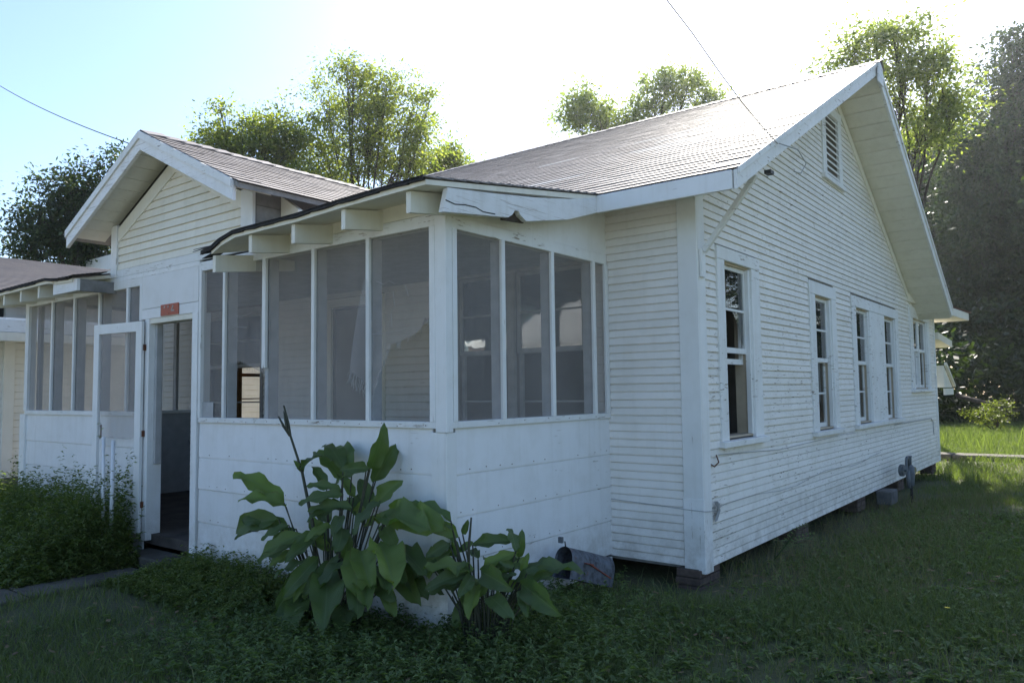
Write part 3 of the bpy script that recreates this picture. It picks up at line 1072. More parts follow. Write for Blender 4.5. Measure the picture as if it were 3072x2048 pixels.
# --- porch frames --------------------------------------------------------
# plates over door and screens
part('rail', M['trim'], (-3.10, -0.072, -.03, .06, 2.775, 2.862))
part('rail', M['trim'], (-4.86, -3.10, -.028, .06, 2.835, 2.882))
part('rail', M['trim'], (XP, -4.17, -.03, .06, 2.75, 2.834))
part('rail', M['trim'], (-4.86, -2.235, -.026, .0, 2.884, 2.962))
part('rail', M['trim'], (-.058, .026, .035, D_ - .03, 2.755, 2.842))
part('sill', M['trim'], (-3.08, -0.072, -.034, .05, 1.375, 1.421))
part('sill', M['trim'], (XP - .02, -4.10, -.034, .05, 1.42, 1.468))
part('sill', M['trim'], (-.06, .032, .005, D_ - .002, 1.375, 1.421))
part('sill', M['trim'], (XP - .03, XP + .05, .05, D_ - .002, 1.375, 1.421))
# posts
part('post', M['vert'], (-.072, .030, -.036, .034, 1.35, 2.99))
part('corner_board', M['vert'], (-.125, -.002, -.026, -.001, -0.02, 1.349))
part('corner_board', M['vert'], (-.002, .022, -.030, .075, -0.02, 1.348))
part('post', M['vert'], (XP - .06, XP + .035, -.034, .06, 1.469, 2.86))
part('corner_board', M['vert'], (XP - .14, XP + .01, -.04, .03, 0.08, 1.419))
part('door_jamb', M['vert'], (-3.20, -3.105, -.034, .10, 0.14, 2.40))
part('door_jamb', M['vert'], (-4.10, -4.015, -.030, .12, 0.20, 2.395))
part('door_stop', M['grey'], (-4.014, -3.97, .03, .09, 0.95, 2.39))
part('batten', M['vert'], (-3.085, -3.045, -.036, .02, 1.421, 2.80))
part('header_board', M['front'], (-4.17, -3.105, -.030, -.001, 2.50, 2.834))
part('header_board', M['front'], (-4.17, -3.105, -.028, -.001, 2.397, 2.497))
part('door_head', M['cream'], (-4.014, -3.20, -.02, .10, 2.345, 2.396))


def bay_batten(x, z0, z1, yw=.0):
    part('batten', M['vert'], (x - .019, x + .019, -.034, -.006, z0, z1))
    part('stud', M['grey'], (x - .02, x + .02, .002, .098, z0, z1))


for x, zl in ((-2.675, 1.421), (-1.41, 1.421), (-0.765, 1.421)): bay_batten(x, zl, 2.776)
part('batten', M['vert'], (-2.082, -2.034, -.042, -.012, 1.845, 2.776), label='batten hanging loose short of the sill')
part('stud', M['grey'], (-2.075, -2.035, .002, .098, 1.421, 2.776))
part('batten', M['grey'], (-2.085, -2.035, -.006, .0, 1.421, 1.845))
part('batten', M['vert'], (-.127, -.0725, -.037, -.006, 1.421, 2.776))
part('stud', M['grey'], (-.115, -.075, .002, .098, 1.421, 2.776))
for x in (-6.335, -5.74, -5.115, -4.478): bay_batten(x, 1.468, 2.752)
part('stud', M['grey'], (-4.215, -4.175, .002, .098, 1.468, 2.752))
part('batten', M['vert'], (-4.215, -4.165, -.034, -.006, 2.39, 2.752))
for y in (0.60, 1.247, 1.884):
    part('batten', M['vert'], (.006, .033, y - .021, y + .021, 1.421, 2.756))
    part('stud', M['grey'], (-.098, -.001, y - .0, y + .042, 1.421, 2.756))
part('batten', M['vert'], (.006, .036, .036, .078, 1.421, 2.756))
part('batten', M['vert'], (.006, .033, D_ - .075, D_ - .02, 1.421, 2.756))
part('stud', M['grey'], (-.098, -.001, .08, .12, 1.421, 2.756))
for y in (.1, 0.60, 1.247, 1.884):
    part('stud', M['grey'], (XP - .04, XP + .045, y, y + .042, 1.421, 2.80))
part('rail', M['grey'], (XP - .04, XP + .045, .06, D_ - .01, 2.79, 2.90))


# --- screens -------------------------------------------------------------
def screen_poly(pts, parent, name='insect_screen', mat='screen', sag=.012, axis='y', pl=-.002):
    """triangulated slightly wavy sheet from an outline in the wall plane"""
    mb = bmesh.new()
    vs = [mb.verts.new((p[0], pl, p[1]) if axis == 'y' else (pl, p[0], p[1])) for p in pts]
    f = mb.faces.new(vs)
    bmesh.ops.triangulate(mb, faces=[f])
    me = bpy.data.meshes.new(name)
    mb.to_mesh(me)
    mb.free()
    me.materials.append(M[mat])
    me.transform(Matrix.Translation(-wloc(parent)))
    o = bpy.data.objects.new(name, me)
    COL.objects.link(o)
    o.parent = parent
    return o


def rect(a, b, z0, z1): return [(a, z0), (b, z0), (b, z1), (a, z1)]


screen_poly(rect(-3.045, -2.694, 1.421, 2.776), house)
# bay two: the lower half is torn out
rag = [(-2.656 + i * .0955, 1.93 + random.uniform(-.035, .035) - .02 * i) for i in range(7)]
screen_poly(rag + [(-2.083, 2.776), (-2.656, 2.776)], house)
screen_poly(rect(-2.034, -1.43, 1.421, 2.776), house)
screen_poly(rect(-1.391, -0.784, 1.421, 2.776), house)
tear = [(-.127, 2.16), (-.16, 2.13), (-.20, 2.145), (-.235, 2.08), (-.27, 2.06), (-.32, 2.03), (-.38, 2.02), (-.45, 1.99), (-.52, 1.98), (-.55, 1.97), (-.575, 1.90), (-.60, 1.86), (-.63, 1.81), (-.655, 1.79), (-.68, 1.70), (-.746, 1.60)]
screen_poly(tear[::-1] + [(-.127, 2.776), (-.746, 2.776)], house)
flap = [(-.755, 2.47), (-.73, 2.42), (-.70, 2.2), (-.69, 1.95), (-.70, 1.78), (-.76, 1.68), (-.80, 1.72), (-.85, 1.74), (-.90, 1.77), (-.945, 1.80), (-.93, 1.90), (-.90, 2.05), (-.86, 2.22), (-.82, 2.36), (-.79, 2.46)]
screen_poly(flap, house, 'screen_flap', 'flap', pl=-.046)
fr = MB()
for (a, b) in zip(tear, tear[1:]):
    for q in range(3):
        t = random.random()
        p = (a[0] + (b[0] - a[0]) * t, a[1] + (b[1] - a[1]) * t)
        l = random.uniform(.02, .07)
        fr.tube([(p[0], -.002, p[1]), (p[0] - random.uniform(-.005, .02), -.006, p[1] - l * .6), (p[0] - random.uniform(0, .03), -.004, p[1] - l)], .0009, 3, False)
for a, b in zip(flap[5:10], flap[6:10]):
    for q in range(7):
        t = random.random()
        p = (a[0] + (b[0] - a[0]) * t, a[1] + (b[1] - a[1]) * t)
        l = random.uniform(.05, .13)
        fr.tube([(p[0], -.046, p[1]), (p[0] - random.uniform(.0, .03), -.05, p[1] - l * .6), (p[0] - random.uniform(-.02, .05), -.048, p[1] - l)], .0009, 3, False)
for a, b in zip(rag, rag[1:]):
    for q in range(3):
        l = random.uniform(.02, .09)
        fr.tube([(a[0] + .03 * q, -.002, a[1]), (a[0] + .03 * q + random.uniform(-.02, .02), -.004, a[1] - l)], .0009, 3, False)
# snagged creases
for cr in ([(-.70, 2.45), (-.62, 2.42), (-.56, 2.44), (-.50, 2.41)], [(-.52, 2.36), (-.50, 2.25), (-.54, 2.2), (-.53, 2.10)], [(-.76, 2.06), (-.66, 2.05), (-.58, 2.06), (-.42, 2.07)], [(-.40, 2.40), (-.36, 2.31), (-.33, 2.32)], [(-2.52, 2.32), (-2.44, 2.31), (-2.3, 2.33)], [(-2.63, 2.2), (-2.5, 2.22), (-2.35, 2.21)]):
    fr.tube([(x, -.004, z) for x, z in cr], .0022, 3, False)
o = fr.build('screen_fringe', M['thread'], house)
o['kind'] = 'stuff'
xs = [XP + .035, -6.354, -6.316, -5.759, -5.721, -5.134, -5.096, -4.497, -4.459, -4.215]
for i in range(0, 10, 2):
    screen_poly(rect(xs[i], xs[i + 1], 1.468, 2.752), house)
ys = [.078, .579, .621, 1.226, 1.268, 1.863, 1.905, D_ - .075]
for i in range(0, 8, 2):
    screen_poly(rect(ys[i], ys[i + 1], 1.421, 2.756), house, axis='x', pl=.004)
ys = [.14, .60, .642, 1.247, 1.289, 1.884, 1.926, D_ - .01]
for i in range(0, 8, 2):
    screen_poly(rect(ys[i], ys[i + 1], 1.421, 2.79), house, axis='x', pl=XP)
MB().box(-3.04, -2.86, -.012, -.008, 1.423, 1.56).build('patch', M['grey'], house)

# --- windows and door in the main front wall (behind the porch) ----------
def porch_window(x0, x1, z0, z1, sashes, head):
    f = MB()
    y = D_
    f.box(x0 - .06, sashes[0][0], y - .03, y + .01, z0 - .02, z1)
    f.box(sashes[-1][1], x1 + .06, y - .03, y + .01, z0 - .02, z1)
    f.box(x0 - .06, x1 + .06, y - .032, y + .01, z1 + .001, head)
    for a, b in zip(sashes, sashes[1:]):
        f.box(a[1], b[0], y - .029, y + .01, z0 - .02, z1)
    win = f.build('window', M['sashgrey'], house)
    MB().box(x0 - .08, x1 + .08, y - .07, y + .05, z0 - .06, z0 - .021).build('sill', M['sashgrey'], win)
    mt = 2.0
    for a, b in sashes:
        s = MB()
        for (yy, za, zt) in ((y + .015, mt, z1), (y + .05, z0, mt + .03)):
            s.box(a + .001, a + .04, yy, yy + .03, za, zt)
            s.box(b - .04, b - .001, yy, yy + .03, za, zt)
            s.box(a + .04, b - .04, yy + .001, yy + .029, zt - .035, zt)
            s.box(a + .04, b - .04, yy + .001, yy + .029, za, za + .045)
            zm = (za + zt) / 2
            s.box(a + .04, b - .04, yy + .004, yy + .026, zm - .009, zm + .009)
        s.build('sash', M['sashgrey'], win)
        gm = MB()
        gm.box(a + .04, b - .04, y + .028, y + .032, mt + .045, z1 - .035)
        if x0 < -5 and a < -6.1:
            gm.box(a + .04, b - .04, y + .063, y + .067, z0 + .045, mt)
        gm.build('pane', M['glass'], win)
    return win


porch_window(-1.80, -0.24, 1.02, 2.80, [(-1.80, -1.13), (-1.04, -0.24)], 2.84)
porch_window(-6.90, -5.30, 1.02, 2.72, [(-6.90, -6.15), (-6.05, -5.30)], 2.80)
MB().box(-6.04, -6.0, D_ + .10, D_ + .16, 1.02, 2.70).build('jamb', M['brownjamb'], house)
fd = MB()
fd.box(-3.96, -3.845, D_ - .028, D_ + .12, FL, 2.66)
fd.box(-3.015, -2.90, D_ - .028, D_ + .12, FL, 2.66)
fd.box(-3.96, -2.90, D_ - .030, D_ + .12, 2.661, 2.76)
fd.build('door_frame', M['cream'], house)
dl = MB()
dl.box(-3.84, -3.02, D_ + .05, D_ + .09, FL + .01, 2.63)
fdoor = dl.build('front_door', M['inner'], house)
MB().disc((-3.08, D_ + .03, 1.25), (0, 1, 0), .028, .05, 12).build('knob', M['rust'], fdoor)
# opposite window (left wall) whose bare jambs show through the room
lw = MB()
for (a, b, z0, z1) in lholes:
    lw.box(XL - .02, XL + .14, a - .02, a + .03, z0, z1)
    lw.box(XL - .02, XL + .14, b - .03, b + .02, z0, z1)
    lw.box(XL + .02, XL + .06, a + .03, b - .03, 1.93, 1.985)
    lw.box(XL + .03, XL + .05, a + .03, b - .03, 2.33, 2.35)
    lw.box(XL + .03, XL + .05, a + .03, b - .03, 1.55, 1.57)
    lw.box(XL - .04, XL + .14, a, b, z0 - .02, z0)
lw.build('window', M['brownjamb'], house)

# --- open screen door ----------------------------------------------------
def door_pt(t, z, n=0.0):
    """t metres out from the hinge, along the leaf folded back against the wall"""
    a = math.radians(188)
    return Vector((-4.075 + t * math.cos(a) - n * math.sin(a), -.045 + t * math.sin(a) + n * math.cos(a), z))


def door_bar(t0, t1, z0, z1, th=.032):
    return MB().prism([door_pt(t0, z0, 0), door_pt(t1, z0, 0), door_pt(t1, z0, th), door_pt(t0, z0, th)], (0, 0, z1 - z0))


sdoor = door_bar(0, .095, .27, 2.375).build('screen_door', M['vert'], house, bevel=.003)
sdoor['label'] = 'open screen door folded back, mesh torn off below'
door_bar(.715, .80, .27, 2.375).build('stile', M['vert'], sdoor)
door_bar(.096, .714, 2.275, 2.374, .031).build('rail', M['vert'], sdoor)
door_bar(.096, .714, .27, .47, .031).build('rail', M['vert'], sdoor)
door_bar(.055, .075, 1.15, 2.30, -.014).build('batten', M['trim'], sdoor)
rg = [(.714 - i * .0618, 1.20 + random.uniform(-.012, .012)) for i in range(11)]
bmq = bmesh.new()
f = bmq.faces.new([bmq.verts.new(door_pt(t, z, .016)) for t, z in rg + [(.096, 2.275), (.714, 2.275)]])
bmesh.ops.triangulate(bmq, faces=[f])
me = bpy.data.meshes.new('door_screen')
bmq.to_mesh(me); bmq.free()
me.materials.append(M['screen'])
me.transform(Matrix.Translation(-wloc(sdoor)))
o = bpy.data.objects.new('door_screen', me); COL.objects.link(o); o.parent = sdoor
for z0 in (0.52, 1.22, 2.08):
    MB().box(-4.088, -4.062, -.058, -.03, z0, z0 + .06).build('hinge', M['rust'], sdoor)
mb = MB().tube([door_pt(.74, 1.30, -.002), door_pt(.74, 1.33, -.03), door_pt(.74, 1.20, -.03), door_pt(.74, 1.18, -.002)], .008, 6)
mb.build('handle', M['rust'], sdoor)

nails = MB()
for x in [-3.05 + i * .145 for i in range(21)]:
    for zz in (1.398 + random.uniform(-.01, .01), 1.085, .80, .50):
        if random.random() < .6: nails.disc((x + random.uniform(-.03, .03), -.0335 if zz > 1.3 else -.0165, zz + random.uniform(-.006, .006)), (0, 1, 0), .0042, .004, 6)
for y in [.09 + i * .15 for i in range(14)]:
    for zz in (1.398 + random.uniform(-.01, .01), 1.085, .80, .50):
        if random.random() < .6: nails.disc((.0325 if zz > 1.3 else .0165, y + random.uniform(-.03, .03), zz + random.uniform(-.006, .006)), (1, 0, 0), .0042, .004, 6)
o = nails.build('nail_heads', M['rust'], house)
o['kind'] = 'stuff'

# number plate
np_ = MB().box(-3.775, -3.445, -.040, -.0305, 2.405, 2.515).build('number_plate', M['red'], house, label='small faded red house number plate over the porch doorway')


def strokes(x, segs, h=.075, z0=2.420):
    mb = MB()
    for (a, b, c, d) in segs:
        mb.beam((x + a * h, -.0415, z0 + b * h), (x + c * h, -.0415, z0 + d * h), .003, .016)
    mb.build('numeral', M['numeral'], np_)


strokes(-3.715, [(.3, 0, .3, 1), (.1, .8, .3, 1)])
strokes(-3.645, [(.3, 0, .3, 1), (.1, .8, .3, 1)])
strokes(-3.575, [(.55, 0, .55, 1), (.55, 1, .05, .35), (.05, .35, .8, .35)])
mb = MB()
for zz in (2.41 + .012, 2.41 + .09): mb.disc((-3.612, -.041, zz), (0, 1, 0), .005, .004, 8)
mb.build('screw', M['vent'], np_)

# --- shingles ------------------------------------------------------------
def shingle_mesh(i):
    r = random.Random(i)
    w, l, t = .297, .150, .0058
    mb = MB()
    dz = [r.uniform(0, .002), r.uniform(0, .002)]
    n = 0
    # local: x across, y up-slope from the butt edge, z out
    mb.v = [(0.003, 0, dz[0]), (w, r.uniform(-.004, .004), dz[1]), (w, l, -.008), (0.003, l, -.008),
            (0.003, 0, dz[0] + t), (w, 0, dz[1] + t), (w, l, -.003), (0.003, l, -.003)]
    mb.f = [(4, 5, 6, 7), (0, 1, 5, 4), (1, 2, 6, 5), (3, 0, 4, 7)]
    return mb.mesh('shingle', M['shingle'])


SH = [shingle_mesh(i) for i in range(5)]
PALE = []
for i in range(2):      # pale tabs: white glints on the roof painted in as colour
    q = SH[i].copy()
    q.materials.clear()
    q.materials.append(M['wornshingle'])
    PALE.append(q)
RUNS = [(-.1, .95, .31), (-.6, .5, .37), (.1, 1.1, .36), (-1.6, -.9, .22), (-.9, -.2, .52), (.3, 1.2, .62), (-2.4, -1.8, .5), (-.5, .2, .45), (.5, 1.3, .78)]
slots = []    # (parent, matrix, mesh, screen size)


def slot(parent, p, ex, ey, en):
    p = Vector(p)
    q = p + ex * .15 + ey * .06
    d = q - CAM
    fwd = d.dot(_F)
    if fwd < .5: return
    u, v = d.dot(_R) / fwd, d.dot(_U) / fwd
    inside = abs(u) < .69 and abs(v) < .47
    size = abs(en.dot(d.normalized())) / (d.length ** 2)
    if d.dot(en) > 0: size = 0
    mesh = random.choice(SH)
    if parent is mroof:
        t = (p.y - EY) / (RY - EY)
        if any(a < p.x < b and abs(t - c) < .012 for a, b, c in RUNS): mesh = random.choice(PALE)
    mt = Matrix((ex, ey, en)).transposed().to_4x4()
    mt.translation = p
    slots.append((parent, mt, mesh, size if inside else size * .01))


def run_slope(parent, org, ex, ey, length_x, length_s, keep, expo=.125):
    """rows of tabs; org is the eave corner, ex along the eave, ey up the slope"""
    ex, ey = Vector(ex).normalized(), Vector(ey).normalized()
    en = ex.cross(ey).normalized()
    r = 0
    s = -.015
    while s < length_s - .06:
        off = (r % 2) * .15 + random.uniform(-.01, .01)
        x = -off
        while x < length_x - .02:
            xx = min(max(x, -.005), length_x - .3)
            p = Vector(org) + ex * xx + en * (0 if xx == x else .0022) + ey * s + en * random.uniform(0, .0015)
            if keep(p + ex * .15 + ey * .05): slot(parent, p, ex, ey, en)
            x += .3
        s += expo
        r += 1


def keep_main(p):
    return not (abs(p.x - GX) < 1.64 and p.z < zgable(p.x) - .02)


run_slope(mroof, (XE - .01, EY, EZ), (1, 0, 0), (0, 1, .506), XR + .03 - XE, 5.53, keep_main)
for xsx, pa in ((xsR[:-1] + [.235], pr1), (xsL, pr2)):
    mb = MB()
    for r_ in range(17):
        y0, y1 = PY - .025 + r_ * .125, PY - .025 + r_ * .125 + .15
        for a, b in zip(xsx, xsx[1:]):
            lo = [Vector((x, y0, zporch(x, y0) + .003)) for x in (a, b)]
            hi = [Vector((x, y1, zporch(x, y1) - .006)) for x in (a, b)]
            mb.prism([lo[0], lo[1], hi[1], hi[0]], (0, 0, .007))
    o = mb.build('shingle_field', M['shingle'], pa)
    o['kind'] = 'stuff'
for s in (-1, 1):
    xt = GX + s * 1.63
    # eave runs along y
    org = (xt, GY - .015, zgable(xt)) if s > 0 else (xt, 3.6, zgable(xt))
    run_slope(groof, org, (0, s, 0), (-s, 0, .475), 3.985, 1.79,
              lambda p: p.y > GY - .05 and (p.y < EY or p.z > zmain(min(p.y, RY)) - .02) and p.y < YB(p.x) + .15)
slots.sort(key=lambda t: -t[3])
for pa, mt, mesh, _s in slots[:300]:
    o = bpy.data.objects.new('shingle', mesh)
    COL.objects.link(o)
    o.parent = pa
    mt = Matrix.Translation(-wloc(pa)) @ mt
    o.matrix_local = mt
rest = {}
for pa, mt, mesh, _s in slots[300:]:
    mb = rest.setdefault((pa.name, mesh.materials[0].name), (pa, MB(), mesh.materials[0]))[1]
    n = len(mb.v)
    mb.v += [tuple(mt @ v.co) for v in mesh.vertices]
    mb.f += [tuple(n + i for i in p.vertices) for p in mesh.polygons]
for pa, mb, mat in rest.values():
    o = mb.build('shingle_field', mat, pa)
    o['kind'] = 'stuff'
# ridge caps
mb = MB()
x = XE
while x < XR + .02:
    x1 = min(x + .17, XR + .03)
    dz = random.uniform(0, .008)
    for s, sl in ((-1, .506), (1, .535)):
        mb.prism([(x, RY, RZ + .012 + dz), (x1 + .04, RY, RZ + .006), (x1 + .04, RY + s * .15, RZ + .006 - .15 * sl), (x, RY + s * .15, RZ + .012 + dz - .15 * sl)], (0, 0, .006))
    x = x1
o = mb.build('ridge_cap', M['shingle'], mroof)
mb = MB()
y = GY - .01
while y < 3.2:
    dz = random.uniform(0, .012)
    for s in (-1, 1):
        mb.prism([(GX, y, GZ + .006), (GX, y + .21, GZ + .012 + dz), (GX + s * .15, y + .21, GZ + .012 + dz - .072), (GX + s * .15, y, GZ + .006 - .072)], (0, 0, .006))
    y += .17
mb.build('ridge_cap', M['shingle'], groof)
# curling roofing at the left porch eave
mb = MB()
for i in range(4):
    x = -5.45 + i * .17
    mb.prism([(x, PY - .03, 2.875 - .004 * i), (x + .2, PY - .05, 2.85 + .012 * (i % 2)), (x + .2, PY + .3, 2.935), (x, PY + .3, 2.93)], (0, 0, .008))
mb.build('curled_roofing', M['felt'], pr2)
# rear slope covering
MB().prism([(XE, RY, RZ - .004), (XE, 11.82, zmain(11.82) - .004), (XE, 11.82, zmain(11.82) + .004), (XE, RY, RZ + .004)], (XR + .01 - XE, 0, 0)).build('shingle_sheet', M['nbrroof'], mroof)

# --- brick piers under the house ----------------------------------------
for (px, py) in ((0.76, 2.28), (0.74, 4.80), (0.74, 7.35), (0.74, 12.9), (0.74, 9.9), (-.15, 1.9)):
    pier = MB().box(px - .08, px + .08, py - .18, py + .18, -.05, .15).build('brick_pier', M['concrete'], house)
    for c in range(3):
        for k in range(2):
            z0 = -.045 + c * .066
            off = .0 if c % 2 == 0 else .045
            y0 = py - .205 + k * .205 + random.uniform(-.004, .004)
            MB().box(px - .11 + random.uniform(-.005, .005), px + .105 + random.uniform(-.006, .006), y0, y0 + .195, z0, z0 + .058).build('brick', M['brick'], pier, bevel=.004)
# floor edge beam and dark underside
MB().box(XL + .2, W_ - .01, D_ + .02, Y2 - .02, .135, .158).build('floor_beam', M['deckgrey'], house)

# wires and small fixings on the wall
mb = MB()
pts = [(W_ + .028, 2.30, .62)]
for i in range(1, 12):
    pts.append((W_ + .026 + random.uniform(0, .006), 2.30 + i * .55, .60 + .03 * math.sin(i * 1.3) + i * .004))
mb.tube(pts, .0028, 5)
mb.tube([(0.02, D_ - .022, .66), (.4, D_ - .026, .645), (.75, D_ - .045, .63), (W_ + .04, D_ - .042, .625), (W_ + .04, D_ + .1, .61), (W_ + .04, D_ + .2, .60)], .0032, 5)
mb.tube([(W_ + .026, 2.46, 1.06), (W_ + .024, 4.0, 1.00), (W_ + .026, 6.4, 1.03), (W_ + .026, 7.0, 1.02)], .0035, 5)
mb.tube([(W_ + .026, 9.4, 1.03), (W_ + .026, 11.9, 1.02), (W_ + .026, 12.55, 1.02), (W_ + .026, 12.75, .95), (W_ + .026, 12.78, .70)], .008, 5)
mb.build('wall_wire', M['cablegrey'], house)
mb = MB()
for i in range(7):
    a = random.uniform(-.02, .02)
    mb.tube([(W_ + .03 + .006 * i, 2.335 + a, .68), (W_ + .055, 2.35 + a + .02, .60), (W_ + .04, 2.33 + a, .52), (W_ + .03, 2.39 + a, .56), (W_ + .045, 2.38 + a, .66)], .005, 5)
mb.build('cord_bundle', M['cablegrey'], house)
MB().tube([(W_ + .02, 2.42, 1.06), (W_ + .05, 2.40, 1.0), (W_ + .045, 2.32, .97), (W_ + .02, 2.30, .99)], .006, 5).build('hook', M['rust'], house)
MB().box(XR - .02, XR + .035, 2.36, 2.44, 3.39, 3.42).build('wire_bracket', M['pipe'], house)

# ------------------------------------------------------------------ gas meter, block, pipes
gm = thing('gas_meter', 'grey gas meter on a dark riser pipe at the rear end of the gable wall', 'gas meter', (1.15, 9.0, 0))
MB().tube([(1.16, 9.0, -.2), (1.16, 9.0, .10), (1.15, 8.98, .22)], .020, 10).build('riser_pipe', M['pipe'], gm, True)
mb = MB().tube([(1.15, 9.02, .12), (1.15, 9.02, .15), (1.15, 9.02, .28), (1.15, 9.02, .41), (1.15, 9.02, .45)], [.03, .052, .060, .060, .03], 16)
mb.tube([(1.15, 9.02, .315), (1.15, 9.02, .328)], .067, 16)
mb.build('meter_body', M['metergrey'], gm, True)
mb = MB().disc((1.12, 8.60, .40), (1, -.25, 0), .088, .035, 24)
mb.disc((1.135, 8.595, .40), (1, -.25, 0), .066, .05, 24).disc((1.16, 8.59, .40), (1, -.25, 0), .018, .06, 12)
mb.build('regulator', M['metergrey'], gm)
mb = MB().tube([(1.14, 8.66, .39), (1.15, 8.74, .40), (1.15, 8.76, .52), (1.15, 8.80, .57), (1.15, 8.87, .575), (1.15, 8.92, .53), (1.15, 8.94, .44)], .019, 8)
mb.tube([(1.15, 9.05, .43), (1.15, 9.05, .55), (1.15, 9.05, .58)], [.02, .02, .03], 8)
mb.tube([(1.15, 9.07, .30), (1.15, 9.30, .33)], .017, 8)
mb.tube([(1.16, 8.83, .12), (1.15, 8.83, .38)], .030, 8)
mb.build('pipe_fitting', M['metergrey'], gm, True)
MB().disc((1.13, 9.36, .335), (1, -.3, 0), .055, .045, 18).build('gauge', plain('yellowed_gauge', (.24, .22, .11), .6, .3, 20), gm)
tag(MB().box(.92, 1.12, 7.85, 8.25, -.02, .17).build('concrete_block', M['block'], None, bevel=.012),
    'grey concrete block lying beside the crawl space, before the gas meter', 'block')

for i, (a, b, lab) in enumerate((((-4.435, -.26, 1.22), (-4.30, -.30, .05), 'white pipe leaning on the stile of the open screen door, left one'), ((-4.225, -.26, 1.19), (-4.06, -.34, .05), 'white pipe standing in weeds before the open screen door, nearer the doorway'))):
    o = MB().tube([a, b], .019 if i else .017, 10).build('pipe', M['pvc'], None, True)
    tag(o, lab, 'pipe', 'white pipes by the porch door')

# mailbox ------------------------------------------------------------------
mbx = thing('mailbox', 'dented scuffed metal mailbox lying with its mouth open by the porch side wall', 'mailbox', (.26, 1.3, .05))
A_, B_ = Vector((.24, 1.02, .335)), Vector((.33, 1.50, .185))
ax = (B_ - A_).normalized()
side = Vector((1, 0, 0)); side = (side - ax * side.dot(ax)).normalized()
upv = side.cross(ax); upv = upv if upv.z > 0 else -upv
def arch(c, sc_=1.0):
    pts = []
    w, h = .088 * sc_, .115 * sc_
    pts.append(c + side * -w - upv * h)
    pts.append(c + side * w - upv * h)
    for k in range(11):
        an = PI * k / 10
        pts.append(c + side * (math.cos(an) * w) + upv * (math.sin(an) * w * 1.05 + .02))
    return pts
mb = MB()
rings = []
for t, s in ((0, 1.02), (.02, 1.02), (.03, .99), (.5, 1), (.9, 1), (.97, .99), (1.0, .93)):
    rings.append(arch(A_ + (B_ - A_) * t + Vector((random.uniform(-.004, .004), 0, random.uniform(-.003, .003))), s))
for r in rings: mb.v += [tuple(p) for p in r]
k = 13
for i in range(len(rings) - 1):
    for j in range(k):
        mb.f.append((i * k + j, i * k + (j + 1) % k, (i + 1) * k + (j + 1) % k, (i + 1) * k + j))
mb.f.append(tuple((len(rings) - 1) * k + j for j in range(k)))
o = mb.build('body', M['mailbox'], mbx)
MB().beam(A_ + upv * .115, A_ + upv * .150 - ax * .015, .012, .006).build('latch_stem', M['pipe'], mbx)
MB().box(A_.x - .02, A_.x + .015, A_.y - .035, A_.y - .012, A_.z + .145, A_.z + .188).build('latch', M['metergrey'], mbx)
fa = A_ + ax * .20 + side * .090 + upv * .02
mb = MB().beam(fa, fa + ax * .26 - upv * .07, .008, .016, side)
mb.beam(fa - ax * .06 - upv * .0, fa + ax * .02, .006, .05, side)
mb.build('flag', plain('rusty_red_flag', (.30, .07, .04), .7, .5, 25), mbx)

# overhead cables -----------------------------------------------------------
p0, p1 = Vector((-3.80, -.37, 4.06)), Vector((-9.94, .52, 6.51))
pts = [p0 + (p1 - p0) * t + Vector((0, 0, -.05 * 4 * t * (1 - t))) for t in [i / 12 for i in range(13)]]
pts += [p1 + (p1 - p0) * .8 + Vector((0, 0, .8))]
tag(MB().tube(pts, .0055, 6).build('utility_cable', M['cable'], None, True), 'black overhead cable running from the little front gable up to the left', 'cable')
p0, p1 = Vector((1.46, 2.55, 3.68)), Vector((1.72, .28, 3.72))
d = p1 - p0
pts = [p0 + d * t + Vector((0, 0, -.04 * math.sin(min(t, 1) * PI))) for t in (0, .25, .5, .75, 1, 1.8, 3.5)]
drip = [(1.47, 2.55, 3.68), (1.50, 2.95, 3.72), (1.49, 3.22, 3.66), (1.47, 3.12, 3.55), (1.46, 2.95, 3.53)]
o = MB().tube(pts, .0045, 6).tube(drip, .005, 6).build('service_wire', M['cablegrey'], None, True)
tag(o, 'thin grey service wire rising from the main gable bargeboard, with a drip loop', 'cable')

# ------------------------------------------------------------------ neighbouring house on the left
nb = thing('house', 'neighbouring cream house with dark shingles seen past the porch on the left', 'house', (-16, 8, 0))
NX = -10.6
mbw = MB()
z = .35
while z < 3.3:
    siding_course(mbw, 'y', NX, 1, 1.06, 14.0, z, .115, th=.02)
    siding_course(mbw, 'y', NX, 1, -3.0, .90, z, .115, th=.02)
    z += .115
o = mbw.build('siding', M['nbrwall'], nb); o['kind'] = 'stuff'
MB().box(-20, NX - .005, -2.9, 14, .3, 3.3).build('wall', M['nbrwall'], nb)
MB().box(NX - .0, NX + .05, .90, 1.06, .2, 3.2).build('corner_board', M['nbrwall'], nb)
MB().box(NX + .72, NX + .82, -4.2, 4.4, 2.64, 2.83).build('porch_beam', M['trim'], nb)
MB().box(NX + .70, NX + .84, -4.2, 4.4, 2.50, 2.632).build('porch_trim', M['cream'], nb)
MB().box(NX + .012, NX + .7, -3.1, 4.3, 2.84, 2.87).build('porch_ceiling', M['vert'], nb)
MB().box(NX - .05, NX + .9, -3.1, 14.1, .0, .34).build('foundation', M['concrete'], nb)
MB().box(NX + .005, NX + .03, -.1, .88, 2.9, 3.2).build('window', M['vent'], nb)
nr = MB()
for s_ in (-1, 1):
    nr.prism([(-15, -3.6, 4.62), (-15 + s_ * 5.0, -3.6, 3.29), (-15 + s_ * 5.0, -3.6, 3.19), (-15, -3.6, 4.52)], (0, 18.0, 0))
nroof = nr.build('roof', M['nbrroof'], nb)
mb = MB()
